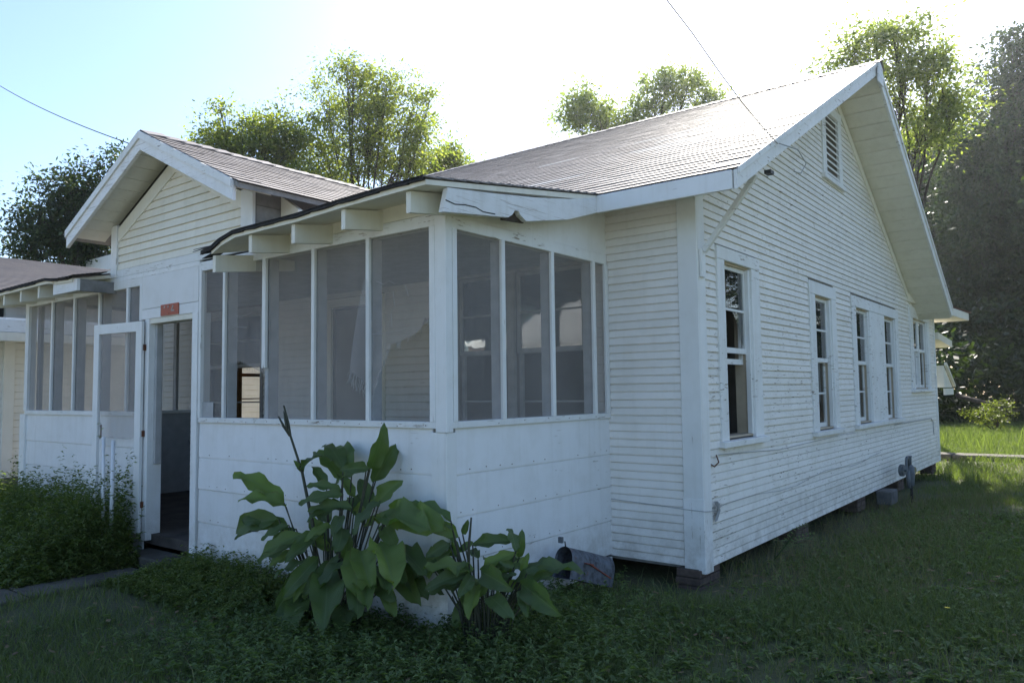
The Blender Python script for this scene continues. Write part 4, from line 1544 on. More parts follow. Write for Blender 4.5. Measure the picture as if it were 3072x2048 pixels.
for i in range(31):
    t = i / 31
    x, z = -10.0 - 5.0 * t, 3.29 + 1.33 * t
    mb.prism([(x, -3.62, z + .004), (x - .162, -3.62, z + .047), (x - .162, -3.62, z + .053), (x, -3.62, z + .018)], (0, 18.04, 0))
o = mb.build('shingle_rows', M['nbrroof'], nroof); o['kind'] = 'stuff'
# a farther house: blue-grey roof over a white eave board
fb = thing('house', 'farther white house with bluish roof and rusty vent pipe, beyond the cream neighbour', 'house', (-34, 14, 0))
nw = MB()
nw.prism([(-44, 9.6, 7.02), (-44, 14.0, 9.03), (-44, 14.0, 8.9), (-44, 9.6, 6.89)], (19.5, 0, 0))
nw.prism([(-44, 18.4, 7.02), (-44, 14.0, 9.03), (-44, 14.0, 8.9), (-44, 18.4, 6.89)], (19.5, 0, 0))
nw.build('roof', M['nbrblue'], fb)
MB().box(-44, -24.5, 9.55, 9.6, 6.45, 7.0).build('fascia', M['vert'], fb)
MB().box(-43.5, -25, 10.2, 18, .0, 6.88).build('wall', M['nbrwall'], fb)
MB().tube([(-35.4, 13, 8.4), (-35.4, 13, 9.9)], .14, 10).build('vent_pipe', M['rust'], fb)

# ------------------------------------------------------------------ building across the street (only its reflection shows)
bb = thing('building', 'red brick building with white metal roof across the street, reflected in the porch window', 'building', (-20, -27, 0))
MB().box(-23.2, -17.6, -33, -25.5, 0, 4.1).build('wall', plain('red_brick', (.36, .12, .09), .9, .3, 8), bb)
rr = MB().prism([(-23.8, -24.9, 4.3), (-17.0, -24.9, 4.3), (-18.8, -29, 6.7), (-22.2, -29, 6.7)], (0, 0, -.12))
rr.prism([(-23.8, -33.6, 4.3), (-17.0, -33.6, 4.3), (-18.8, -29, 6.7), (-22.2, -29, 6.7)], (0, 0, -.12))
rr.build('roof', plain('white_metal_roof', (.75, .76, .76), .5, .1, 2), bb)
MB().box(-23.7, -17.1, -25.05, -24.95, 3.85, 4.15).build('fascia', M['front'], bb)
MB().box(-20.1, -19.9, -25.49, -25.44, 0, 3.9).build('post', M['grey'], bb)
an_ = thing('building', 'small brick shed with white roof edge across the street, reflected in the left porch sash', 'building', (-25.6, -27, 0))
MB().box(-26.3, -25.1, -28, -26, 0, 4.2).build('wall', M['brick'], an_)
MB().box(-26.4, -25.0, -28.1, -25.9, 4.2, 4.6).build('roof', M['front'], an_)

# ------------------------------------------------------------------ trees
def leaves_mesh(name, centers, n_each, spread, size, mat, droop=.3, aspect=.45, parent=None):
    """sprays of leaves: every centre carries a flattened, tilted fan of leaves"""
    c0 = np.asarray(centers, np.float64)
    sc0 = rng.lognormal(0, .32, size=(len(c0), 1))
    C = np.repeat(c0, n_each, axis=0)
    K = np.repeat(sc0, n_each, axis=0)
    n = len(C)
    nrm = rng.normal(size=(len(c0), 3)); nrm[:, 2] = np.abs(nrm[:, 2]) + .9
    nrm /= np.linalg.norm(nrm, axis=1)[:, None]
    Nn = np.repeat(nrm, n_each, axis=0)
    off = rng.normal(size=(n, 3)) * (np.asarray(spread) * .62) * K
    off -= Nn * (off * Nn).sum(1)[:, None] * .66
    P = C + off
    P[:, 2] -= (np.linalg.norm(off, axis=1) ** 1.5) * droop * .5
    d = off + rng.normal(size=(n, 3)) * np.asarray(spread) * .5
    d[:, 2] -= droop * np.mean(spread) * .8
    d /= np.linalg.norm(d, axis=1)[:, None]
    b = np.cross(d, Nn + rng.normal(size=(n, 3)) * .55)
    b /= np.linalg.norm(b, axis=1)[:, None]
    s = size * rng.uniform(.45, 1.5, size=(n, 1))
    V = np.empty((n, 4, 3))
    V[:, 0] = P - d * s * .5
    V[:, 1] = P + b * s * aspect * .5
    V[:, 2] = P + d * s * .5
    V[:, 3] = P - b * s * aspect * .5
    if parent is not None: V -= np.array(wloc(parent))
    F = np.arange(n * 4).reshape(n, 4)
    return mesh_np(name, V.reshape(-1, 3), F, mat)


def lobe_points(c, r, n):
    """clusters gathered on boughs inside an ellipsoid, leaving gaps between the boughs"""
    nb = max(3, n // 9)
    b = rng.normal(size=(nb, 3))
    b /= np.linalg.norm(b, axis=1)[:, None]
    b *= rng.uniform(.2, 1.0, size=(nb, 1)) ** .5
    idx = rng.integers(0, nb, n)
    off = rng.normal(size=(n, 3)) * np.array([.29, .29, .17])
    p = b[idx] + off
    free = rng.uniform(size=n) < .34
    q = rng.normal(size=(n, 3))
    q *= (rng.uniform(.3, 1.0, n) / np.linalg.norm(q, axis=1))[:, None]
    p[free] = q[free]
    return np.array(c) + p * np.array(r)


def tree(name, label, base, lobes, mat, clusters, n_each, lsize, group, trunk=.22, spread=.5, droop=.3):
    """lobes: (centre, radii) in world space; limbs run from the trunk to each lobe and on to the clusters"""
    base = Vector(base)
    t = thing(name, label, 'tree', base, group)
    wd = MB()
    top = max((Vector(l[0]) for l in lobes), key=lambda q: q.z)
    tops = Vector((sum(l[0][0] for l in lobes) / len(lobes), sum(l[0][1] for l in lobes) / len(lobes), min(l[0][2] for l in lobes) * .55))
    fork = Vector((base.x * .6 + tops.x * .4, base.y * .6 + tops.y * .4, max(1.6, tops.z)))
    wd.tube([base - Vector((0, 0, .2)), base + (fork - base) * .5 + Vector((.1, .05, 0)), fork], [trunk * 1.25, trunk, trunk * .8], 9)
    cs = []
    tot = sum((l[1][0] * l[1][2]) for l in lobes)
    for c, r in lobes:
        c = Vector(c)
        n = max(3, int(clusters * r[0] * r[2] / tot))
        pts = lobe_points(c, r, n)
        mid = fork + (c - fork) * .5 + Vector((random.uniform(-.3, .3), random.uniform(-.3, .3), random.uniform(0, .4)))
        r0 = trunk * random.uniform(.32, .5)
        wd.tube([fork, mid, c], [r0, r0 * .7, r0 * .35], 6, False)
        for i, p in enumerate(pts):
            p = Vector(p)
            if i % 2 == 0:
                q = mid + (c - mid) * random.uniform(.3, 1.0)
                wd.tube([q, (q + p) / 2 + Vector((0, 0, random.uniform(-.1, .25))), p], [r0 * .26, r0 * .16, r0 * .05], 4, False)
        cs.append(pts)
    wd.build('trunk', M['bark'], t, True)
    cs = np.concatenate(cs)
    me = leaves_mesh('crown', cs, n_each, spread, lsize, mat, droop, parent=t)
    o = bpy.data.objects.new('crown', me)
    COL.objects.link(o)
    o.parent = t
    return t


def L(u, v, dist, ru, rv, rd=None):
    """lobe from photograph measurements: centre pixel, distance, radii in pixels -> metres"""
    c = at(u, v, dist)
    k = dist / FPX
    return (tuple(c), (ru * k, (rd if rd else (ru + rv) / 2) * k, rv * k))


def ground_at(u, dist):
    p = at(u, 1150, dist)
    return (p.x, p.y, 0)


G = 'trees standing behind the houses'
tree('tree', 'dark green tree behind the neighbouring house, far left', ground_at(230, 30),
     [L(250, 560, 30, 110, 90), L(150, 650, 30, 100, 90), L(310, 640, 31, 110, 110), L(90, 740, 30, 75, 60), L(230, 760, 31, 130, 70), L(350, 500, 31, 60, 60), L(200, 700, 30, 90, 70)],
     M['treedark'], 720, 38, .16, G, .22, .55)
tree('tree', 'bushy green tree left of the tall pale tree, over the porch gable', ground_at(760, 34),
     [L(690, 420, 34, 90, 70), L(620, 470, 34, 70, 60), L(800, 400, 35, 100, 90), L(860, 440, 35, 80, 90), L(740, 520, 34, 120, 80), L(660, 330, 34, 30, 25), L(880, 560, 34, 100, 70)],
     M['treemid'], 720, 34, .16, G, .2, .54)
tree('tree', 'tall spreading pale green tree with visible limbs between the two gables', ground_at(1080, 36),
     [L(1060, 240, 36, 90, 60), L(1160, 260, 36, 90, 70), L(980, 330, 37, 90, 70), L(1230, 330, 36, 80, 70), L(1100, 390, 36, 120, 80), L(960, 440, 37, 100, 80), L(1250, 440, 36, 80, 80), L(1010, 520, 37, 130, 60), L(1180, 510, 36, 110, 60), L(1040, 195, 36, 40, 25), L(1290, 300, 36, 40, 40), L(1110, 310, 37, 110, 80), L(1160, 440, 37, 110, 90), L(1060, 460, 36, 100, 80)],
     M['treemid'], 860, 34, .16, G, .2, .52)
tree('tree', 'small round tree top over the roof beside the tall pale tree', ground_at(1340, 40),
     [L(1340, 480, 40, 60, 40), L(1300, 510, 40, 60, 30), L(1380, 490, 40, 30, 25)], M['treemid'], 150, 36, .19, G, .2, .6)
tree('tree', 'faint sunlit tree rising over the middle of the main roof ridge', ground_at(1900, 42),
     [L(1720, 330, 42, 60, 60), L(1800, 350, 42, 90, 60), L(1960, 290, 42, 90, 70), L(2060, 280, 42, 80, 55), L(2150, 300, 42, 70, 50), L(1880, 360, 42, 90, 50), L(2000, 240, 42, 40, 30), L(1760, 290, 42, 40, 30)],
     M['treelight'], 430, 36, .20, G, .18, .7)
tree('tree', 'airy tall tree with feathery leaves behind the main gable peak', ground_at(2740, 23.5),
     [L(2560, 150, 23.5, 90, 60), L(2680, 110, 23.5, 100, 60), L(2780, 190, 23.5, 80, 70), L(2830, 280, 23.5, 70, 60), L(2480, 200, 23.5, 50, 40), L(2700, 250, 23.5, 110, 70), L(2620, 90, 23.5, 40, 30), L(2870, 330, 23.5, 60, 60), L(2780, 370, 23.5, 90, 80), L(2560, 240, 23.5, 60, 40)],
     M['treelight'], 560, 32, .125, G, .11, .44)
G2 = 'big trees at the right edge of the yard'
tree('tree', 'dense dark tree filling the right edge of the yard', ground_at(3090, 46),
     [L(3060, 260, 46, 100, 130), L(2990, 420, 45, 110, 120), L(3080, 500, 44, 150, 160), L(2960, 600, 44, 140, 150), L(3080, 750, 43, 150, 180), L(2980, 860, 43, 130, 130), L(3110, 1000, 42, 120, 120), L(3050, 140, 46, 40, 60), L(2900, 480, 46, 90, 90), L(3200, 350, 46, 140, 220), L(3240, 700, 44, 160, 250), L(2930, 740, 43, 110, 120), L(3000, 1060, 43, 110, 80), L(3120, 1100, 42, 120, 80), L(2880, 1000, 44, 80, 90)],
     M['treedark'], 2900, 38, .27, G2, .3, .82, .5)
tree('tree', 'dark tree just past the rear eave, behind the gable end', ground_at(2880, 56),
     [L(2800, 520, 56, 100, 110), L(2870, 680, 55, 110, 120), L(2840, 860, 55, 110, 110), L(2790, 700, 56, 90, 120), L(2900, 980, 53, 120, 90), L(2780, 960, 55, 90, 90), L(2980, 1000, 53, 110, 80), L(2740, 430, 56, 80, 70), L(2850, 400, 57, 90, 80), L(2930, 560, 56, 90, 90), L(2700, 560, 57, 90, 110)],
     M['treedark'], 1900, 36, .33, G2, .3, 1.1, .45)
tree('tree', 'broad dark tree out of the yard to the right, reflected in the gable windows', (15, 17, 0),
     [((15, 17, 7), (4, 4, 3)), ((12.5, 16, 4.5), (2.5, 3, 2.2)), ((18, 18, 5), (3, 3, 3)), ((15, 18, 10), (3, 3, 2))], M['treedark'], 420, 30, .28, G2, .3, 1.0)
tree('tree', 'dark tree out of the yard to the right, next to the yard corner', (6.5, 31, 0),
     [((6.5, 31, 6), (2.5, 3, 3)), ((5.2, 30, 3), (2, 2, 2)), ((8, 30, 3), (2, 2, 2)), ((6.5, 32, 10), (2.2, 2.5, 2.5))], M['treedark'], 420, 30, .26, G2, .3, 1.0)
tree('tree', 'tall tree across the street behind the brick building', (-27, -37, 0),
     [((-27, -37, 8), (4, 4, 4)), ((-24, -38, 6), (3, 3, 3)), ((-30, -38, 6), (4, 3, 4)), ((-27, -38, 12), (3, 3, 2.5))], M['treedark'], 300, 30, .35, G2, .3, 1.2)
tree('tree', 'tree across the street beside the brick building', (-19, -38, 0),
     [((-19, -38, 8), (4, 4, 4)), ((-16, -39, 6), (3, 3, 3)), ((-21, -39, 12), (3, 3, 3))], M['treedark'], 300, 30, .35, G2, .3, 1.2)
tree('tree', 'dark tree far out of the yard to the right, behind the broad one', (10.5, 31, 0),
     [((10.5, 31, 7), (3.5, 4, 3.5)), ((8.5, 30, 4), (2.5, 3, 2.2)), ((14, 32, 5), (3.5, 3, 3.5)), ((11, 32, 11), (3, 3, 2.5))], M['treedark'], 420, 30, .28, G2, .3, 1.0)
# dark undergrowth behind the back lawn
cent = []
for i in range(2300):
    u = random.uniform(2500, 4300)
    d = random.uniform(32, 52)
    p = at(u, 1150, d)
    h = random.uniform(.05, 2.6) if random.random() < .6 else random.uniform(2.2, 7.0) * min(1, (d - 26) / 14)
    if 2870 < u < 3040 and 1.0 < h < 1.9 and random.random() < .85: continue
    cent.append((p.x, p.y, h))
me = leaves_mesh('undergrowth', cent, 36, (1.2, 1.2, 1.0), .30, M['thicket'])
o = bpy.data.objects.new('undergrowth', me); COL.objects.link(o); tag(o, 'dark tangled undergrowth along the back of the yard', 'undergrowth', kind='stuff')
# far tree line behind everything, left of the frame too
cent = []
for i in range(900):
    an = math.radians(random.uniform(-62, 50))
    r = random.uniform(62, 80)
    cent.append((CAM.x + math.sin(an) * r, CAM.y + math.cos(an) * r, random.uniform(.5, 6.5) * random.uniform(.5, 1)))
me = leaves_mesh('distant_woods', cent, 30, (3, 3, 2), .55, M['thicket'])
o = bpy.data.objects.new('distant_woods', me); COL.objects.link(o); tag(o, 'far off line of woods beyond the yard', 'woods', kind='stuff')


def bush(name, label, c, r, mat, n, each, size, group=None):
    t = thing(name, label, 'bush', (c[0], c[1], 0), group)
    pts = lobe_points(c, r, n)
    me = leaves_mesh('foliage', pts, each, .22, size, mat, .1, parent=t)
    o = bpy.data.objects.new('foliage', me); COL.objects.link(o); o.parent = t
    wd = MB()
    for p in pts[::3]:
        wd.tube([(c[0], c[1], -.02), ((c[0] + p[0]) / 2, (c[1] + p[1]) / 2, p[2] * .6), tuple(p)], [.012, .009, .004], 4, False)
    wd.build('stem', M['bark'], t)
    return t


p = at(2985, 1270, 27)
bush('bush', 'sunlit yellowish bush at the edge of the back lawn', (p.x, p.y, .55), (.75, .6, .5), M['bushlit'], 60, 26, .09)
tag(MB().tube([tuple(at(2870, 1185, 31)), tuple(at(3010, 1225, 29)), tuple(at(3050, 1240, 29))], [.09, .11, .1], 8).build('fallen_branch', M['bark'], None, True), 'fallen branch lying under the dark trees at the back', 'branch')

# ------------------------------------------------------------------ cannas
def canna_leaf_mesh(i):
    """leaf of unit length along +y from its base, lying with its face to +z, arching and wavy"""
    r = random.Random(100 + i)
    NU, NV = 6, 10
    wmax = r.uniform(.17, .22)
    bend = r.uniform(.35, .9)
    fold = r.uniform(.05, .28)
    wav, ph = r.uniform(.03, .065), r.uniform(0, 6)
    twist = r.uniform(-.5, .5)
    V, UVs = [], []
    for j in range(NV + 1):
        v = j / NV
        w = wmax * (math.sin(PI * min(1, v * .93 + .035)) ** .72) * (1.12 - .35 * v)
        if j == NV: w = .004
        if j == 0: w = .015
        an = bend * v * v
        cy, cz = v - .22 * bend * v ** 3, -.42 * bend * v * v
        for i2 in range(NU + 1):
            s = i2 / NU * 2 - 1
            x = s * w
            z = abs(s) * w * fold * 2 + wav * math.sin(ph + v * 15 + (2 if s > 0 else 0)) * s * s
            tw = twist * v
            V.append((x * math.cos(tw) - z * math.sin(tw), cy, cz + x * math.sin(tw) + z * math.cos(tw)))
            UVs.append((i2 / NU, v))
    F = [(j * (NU + 1) + a, j * (NU + 1) + a + 1, (j + 1) * (NU + 1) + a + 1, (j + 1) * (NU + 1) + a) for j in range(NV) for a in range(NU)]
    me = bpy.data.meshes.new('leaf')
    me.from_pydata(V, [], F)
    uv = me.uv_layers.new(name='UVMap')
    for lp in me.loops:
        uv.data[lp.index].uv = UVs[lp.vertex_index]
    me.materials.append(M['canna'])
    me.polygons.foreach_set('use_smooth', [True] * len(me.polygons))
    return me


CL = [canna_leaf_mesh(i) for i in range(8)]


def on_y(u, v, y):
    d = ray(u, v)
    return CAM + d * ((y - CAM.y) / d.y)


def z5(a, b): return 650 + a * .5409, 1200 + b * .5409


def canna(label, base, specs, stems, extra=0):
    t = thing('canna_plant', label, 'plant', base, 'canna lilies at the porch corner')
    sm = MB()
    for pts in stems:
        sm.tube(pts, [.013 - .007 * i / max(1, len(pts) - 1) for i in range(len(pts))], 6)
    more = []
    for i in range(extra):
        a, b, y0, y1, sc_ = random.choice(specs)
        jx, jy = random.uniform(-55, 55), random.uniform(-20, 110)
        more.append(((a[0] + jx, a[1] + jy), (b[0] + jx + random.uniform(-50, 50), b[1] + jy + random.uniform(-30, 60)), y0 + random.uniform(0, .15), y1 + random.uniform(0, .2), sc_ * random.uniform(.95, 1.25)))
    for (a, b, y0, y1, sc_) in list(specs) + more:
        p, q = on_y(*z5(*a), y0), on_y(*z5(*b), y1)
        ln = (q - p).length * 1.14
        ey = (q - p).normalized()
        view = (CAM - p).normalized()
        nrm = (view * random.uniform(.5, 1.0) + Vector((random.uniform(-.35, .35), random.uniform(-.2, .2), random.uniform(.15, .9))))
        nrm = (nrm - ey * nrm.dot(ey)).normalized()
        ex = ey.cross(nrm)
        mt = Matrix((ex, ey, nrm)).transposed().to_4x4() @ Matrix.Diagonal((ln * (.38 + sc_ * .44), ln, ln, 1))
        # the blade arches: tilt the base up so that the tip lands on q
        mt = mt @ Matrix.Rotation(math.radians(12), 4, 'X')
        mt.translation = p - wloc(t)
        o = bpy.data.objects.new('leaf', random.choice(CL))
        COL.objects.link(o)
        o.parent = t
        o.matrix_local = mt
        bs = Vector(base)
        g0 = Vector((bs.x + (p.x - bs.x) * .35 + random.uniform(-.05, .05), bs.y + (p.y - bs.y) * .5, 0))
        sm.tube([g0, (g0 + p) / 2 + (Vector((g0.x, g0.y, p.z)) - p) * .22, p], [.007, .006, .005], 5, False)
    sm.build('stem', M['stem'], t, True)
    return t


S1 = [((375, 570), (95, 385), -.38, -.55, 1.05), ((385, 590), (130, 545), -.42, -.62, 1.2), ((345, 660), (65, 708), -.45, -.6, .9),
      ((470, 400), (575, 300), -.35, -.42, .8), ((475, 395), (430, 335), -.35, -.40, .9), ((700, 375), (605, 212), -.30, -.25, 1.6), ((850, 385), (935, 150), -.30, -.32, 1.15), ((870, 450), (985, 255), -.2, -.16, 1.0),
      ((845, 375), (690, 385), -.36, -.55, 1.1), ((880, 585), (1015, 445), -.25, -.2, 1.5), ((905, 560), (745, 725), -.4, -.62, 1.3), ((915, 655), (1160, 700), -.3, -.42, 1.15),
      ((850, 620), (800, 420), -.22, -.2, 1.1), ((690, 500), (500, 470), -.32, -.45, 1.0), ((610, 480), (530, 365), -.3, -.34, 1.3), ((700, 520), (450, 560), -.36, -.56, .9),
      ((640, 690), (488, 765), -.42, -.62, 1.2), ((700, 640), (640, 735), -.45, -.6, 1.3), ((695, 700), (680, 820), -.45, -.62, 1.2), ((545, 775), (385, 890), -.45, -.68, 1.1), ((480, 740), (240, 855), -.45, -.66, .9),
      ((400, 690), (243, 765), -.42, -.58, 1.1), ((900, 790), (975, 1020), -.48, -.72, 1.6), ((790, 830), (850, 1018), -.46, -.68, 1.4), ((705, 890), (555, 1060), -.46, -.68, 1.1), ((565, 870), (370, 1085), -.48, -.74, 1.1),
      ((610, 950), (600, 1245), -.48, -.80, 1.05), ((765, 960), (785, 1165), -.46, -.70, 1.3), ((485, 1080), (310, 1235), -.5, -.76, 1.0), ((475, 1090), (405, 1245), -.5, -.78, 1.1), ((700, 850), (610, 920), -.4, -.5, 1.1),
      ((960, 620), (1020, 545), -.2, -.2, 1.2), ((920, 700), (985, 785), -.25, -.36, 1.4), ((900, 950), (950, 1060), -.4, -.55, 1.2), ((540, 890), (290, 955), -.45, -.62, .9), ((435, 860), (300, 905), -.42, -.56, 1.1),
      ((1010, 820), (1150, 955), -.2, -.32, 1.2), ((760, 620), (890, 560), -.25, -.2, 1.0), ((620, 620), (560, 530), -.3, -.3, 1.2), ((820, 700), (930, 640), -.24, -.2, 1.1), ((640, 830), (500, 760), -.3, -.4, 1.0), ((830, 930), (760, 800), -.3, -.25, 1.1),
      ((520, 960), (430, 1100), -.44, -.62, 1.1), ((680, 1000), (660, 1130), -.44, -.6, 1.3), ((900, 820), (1010, 900), -.3, -.42, 1.2), ((590, 760), (530, 640), -.3, -.28, 1.3), ((760, 540), (700, 440), -.26, -.24, 1.2)]
stk = [on_y(*z5(560, 1050), -.42), on_y(*z5(535, 690), -.36), on_y(*z5(475, 400), -.36), on_y(*z5(410, 200), -.38), on_y(*z5(400, 130), -.38), on_y(*z5(372, 30), -.38)]
stk[0].z = 0
tw = [on_y(*z5(408, 195), -.38), on_y(*z5(375, 150), -.39), on_y(*z5(343, 90), -.40)]
base1 = on_y(*z5(640, 1100), -.36); base1.z = 0
t1 = canna('tall broad-leaved canna with a dry seed stalk before the porch front', base1, S1, [stk, tw], 38)
pod = MB()
for a, b, r in (((372, 60), (398, 190), .014), ((345, 95), (352, 108), .006), ((362, 138), (372, 152), .007)):
    p, q = on_y(*z5(*a), -.385), on_y(*z5(*b), -.385)
    pod.tube([p, (p * 2 + q) / 3, (p + q * 2) / 3, q], [.003, r * .8, r * .8, .003], 6)
pod.build('seed_pod', M['stem'], t1, True)
S2 = [((1298, 665), (1078, 562), -.12, -.25, 1.1), ((1310, 720), (1268, 685), -.12, -.16, 1.2), ((1365, 745), (1395, 665), -.1, -.1, 1.3), ((1290, 790), (1165, 865), -.12, -.28, 1.4), ((1335, 815), (1290, 755), -.08, -.06, 1.2),
      ((1420, 800), (1640, 780), .0, .12, 1.0), ((1660, 835), (1625, 690), .06, .14, 1.3), ((1420, 945), (1165, 895), -.14, -.42, 1.2), ((1470, 940), (1665, 840), -.06, .06, 1.1), ((1470, 950), (1620, 1035), -.1, -.22, 1.1),
      ((1420, 970), (1340, 1085), -.16, -.34, 1.2), ((1410, 950), (1160, 1040), -.16, -.44, .9), ((1420, 1065), (1495, 1005), -.16, -.14, 1.4), ((1440, 1020), (1400, 1195), -.14, -.34, 1.0), ((1510, 1085), (1625, 1185), -.14, -.3, 1.1), ((1650, 920), (1570, 895), .0, -.08, 1.3),
      ((1690, 960), (1730, 850), .06, .1, 1.0), ((1700, 970), (1870, 865), .06, .22, 1.2), ((1720, 960), (2030, 945), .04, .26, .95), ((1690, 1015), (1890, 1175), .0, -.1, 1.0), ((1650, 1000), (1880, 930), .04, .12, .9),
      ((1360, 1010), (1175, 1055), -.18, -.4, .8), ((1700, 1040), (1725, 1185), .0, -.14, 1.2), ((1500, 900), (1640, 960), -.02, .02, 1.2), ((1450, 880), (1400, 820), -.02, .06, 1.2), ((1240, 900), (1120, 965), -.14, -.3, 1.2), ((1560, 1020), (1660, 960), -.06, .0, 1.2), ((1540, 960), (1480, 860), .0, .06, 1.2), ((1400, 900), (1330, 960), -.16, -.3, 1.2), ((1760, 1020), (1840, 1110), .02, -.08, 1.2), ((1300, 960), (1220, 900), -.1, -.2, 1.3)]
st2 = [on_y(*z5(1390, 1000), -.12), on_y(*z5(1398, 820), -.1), on_y(*z5(1412, 650), -.1)]
st2[0].z = 0
base2 = on_y(*z5(1470, 1090), -.1); base2.z = 0
canna('low spreading canna at the right of the porch corner', base2, S2, [st2], 24)

# ------------------------------------------------------------------ ground cover
def blades(xy, h, w, lean, mat, name, zbase=0.0):
    n = len(xy)
    an = rng.uniform(0, 2 * PI, n)
    dx, dy = np.cos(an), np.sin(an)
    la = rng.uniform(0, 2 * PI, n)
    lm = lean * rng.uniform(.2, 1.4, n) * h
    P = np.column_stack([xy, gh(xy[:, 0], xy[:, 1]) + zbase])
    side = np.column_stack([dx, dy, np.zeros(n)]) * (w * .5)[:, None]
    ld = np.column_stack([np.cos(la) * lm, np.sin(la) * lm, np.zeros(n)])
    up = np.zeros((n, 3)); up[:, 2] = h
    V = np.empty((n, 5, 3))
    V[:, 0] = P - side; V[:, 1] = P + side
    V[:, 2] = P + ld * .35 + up * .6 - side * .75
    V[:, 3] = P + ld * .35 + up * .6 + side * .75
    V[:, 4] = P + ld + up * rng.uniform(.75, 1.0, n)[:, None]
    b = (np.arange(n) * 5)[:, None]
    F = np.concatenate([b + np.array([[0, 1, 3]]), b + np.array([[0, 3, 2]]), b + np.array([[2, 3, 4]])])
    me = mesh_np(name, V.reshape(-1, 3), F, mat)
    return me


def house_free(x, y):
    """outside of the building's footprint, and off the concrete"""
    inh = ((y > -.02) & (y < D_) & (x < 0.02) & (x > XP - .1)) | ((y >= D_) & (y < Y2) & (x < W_ - .35) & (x > XL))
    inw = (x > -4.1) & (x < -3.38) & (y < -.25) & (y > -3.2)
    ins = (x > -1.6) & (x < 8) & (y > 15.5) & (y < 15.8)
    inn = (x < NX + .3) & (x > -24) & (y > -3) & (y < 18)
    return ~(inh | inw | ins | inn)


def scatter(n, x0, x1, y0, y1, dens=None):
    x = rng.uniform(x0, x1, n); y = rng.uniform(y0, y1, n)
    k = house_free(x, y)
    if dens is not None: k &= rng.uniform(0, 1, n) < dens(x, y)
    # only what the place shows: a wide wedge ahead of the viewpoint
    dx, dy = x - CAM.x, y - CAM.y
    fw = dx * _F.x + dy * _F.y
    sd_ = dx * _R.x + dy * _R.y
    k &= (fw > .8) & (np.abs(sd_) < fw * .78 + .8)
    return np.column_stack([x[k], y[k]])


def bare(x, y):
    q = np.sin(x * 1.3 + 2.2 * np.sin(y * .9 + .4)) * np.sin(y * 1.7 + 1.5 * np.sin(x * 1.1)) + .45 * np.sin(x * 4.3 + y * 3.1) * np.sin(y * 5.1 - x * 2.2)
    return np.clip(.62 + .75 * q, .12, 1)


def patchy(x, y):
    return .5 + .5 * np.sin(x * 2.1 + np.sin(y * 1.7) * 1.3) * np.sin(y * 1.9 + 1.0)


gv = []
lawn = scatter(230000, -5.5, 4.6, -3.6, 3.2, lambda x, y: np.where((y > 1.9) & (x < 1.4), .25, 1.0) * bare(x, y))
lawn2 = scatter(110000, 0.5, 6.5, 3.2, 12, lambda x, y: np.clip((x - .85) * 1.1, .05, .85) * bare(x, y))
lawn3 = scatter(130000, -4.0, 9, 12, 37)
for arr, hh, ww in ((lawn, .078, .0050), (lawn2, .075, .0065), (lawn3, .13, .012)):
    n = len(arr)
    pt = patchy(arr[:, 0], arr[:, 1])
    me = blades(arr, hh * (.6 + .7 * pt) * rng.uniform(.6, 1.35, n), ww * rng.uniform(.7, 1.3, n), .75, M['grass'], 'grass')
    o = bpy.data.objects.new('grass', me); COL.objects.link(o); tag(o, 'short shaded lawn grass around the house', 'grass', kind='stuff')
o.modifiers.clear()
longb = scatter(16000, -5.5, 5.0, -3.6, 8.0, lambda x, y: np.where((y > 1.9) & (x < 1.3), .15, .7) * (.2 + .8 * patchy(x * 1.6 + 1, y * 1.4)))
me = blades(longb, rng.uniform(.09, .19, len(longb)), rng.uniform(.004, .008, len(longb)), .85, M['grass'], 'long_grass')
o = bpy.data.objects.new('long_grass', me); COL.objects.link(o); tag(o, 'longer leaning grass blades through the lawn', 'grass', kind='stuff')
tall = scatter(1200, -1.0, 6, 17.2, 24, lambda x, y: .5)
me = blades(tall, rng.uniform(.25, .6, len(tall)), rng.uniform(.015, .028, len(tall)), .6, M['grass'], 'tall_grass')
o = bpy.data.objects.new('tall_grass', me); COL.objects.link(o); tag(o, 'taller bright grass tufts on the sunlit back lawn', 'grass', kind='stuff')
dry = np.concatenate([scatter(6500, 0.75, 2.4, 2.2, 9.5, lambda x, y: .5), scatter(5000, -4, 4.5, -3.2, 2.6, lambda x, y: .45 * (1.1 - bare(x, y))), scatter(2500, 1.5, 3.5, 9, 15, lambda x, y: .5)])
me = blades(dry, rng.uniform(.06, .30, len(dry)), rng.uniform(.002, .004, len(dry)), .9, M['straw'], 'dry_grass')
o = bpy.data.objects.new('dry_grass', me); COL.objects.link(o); tag(o, 'dry straw stalks in the lawn along the gable wall', 'grass', kind='stuff')


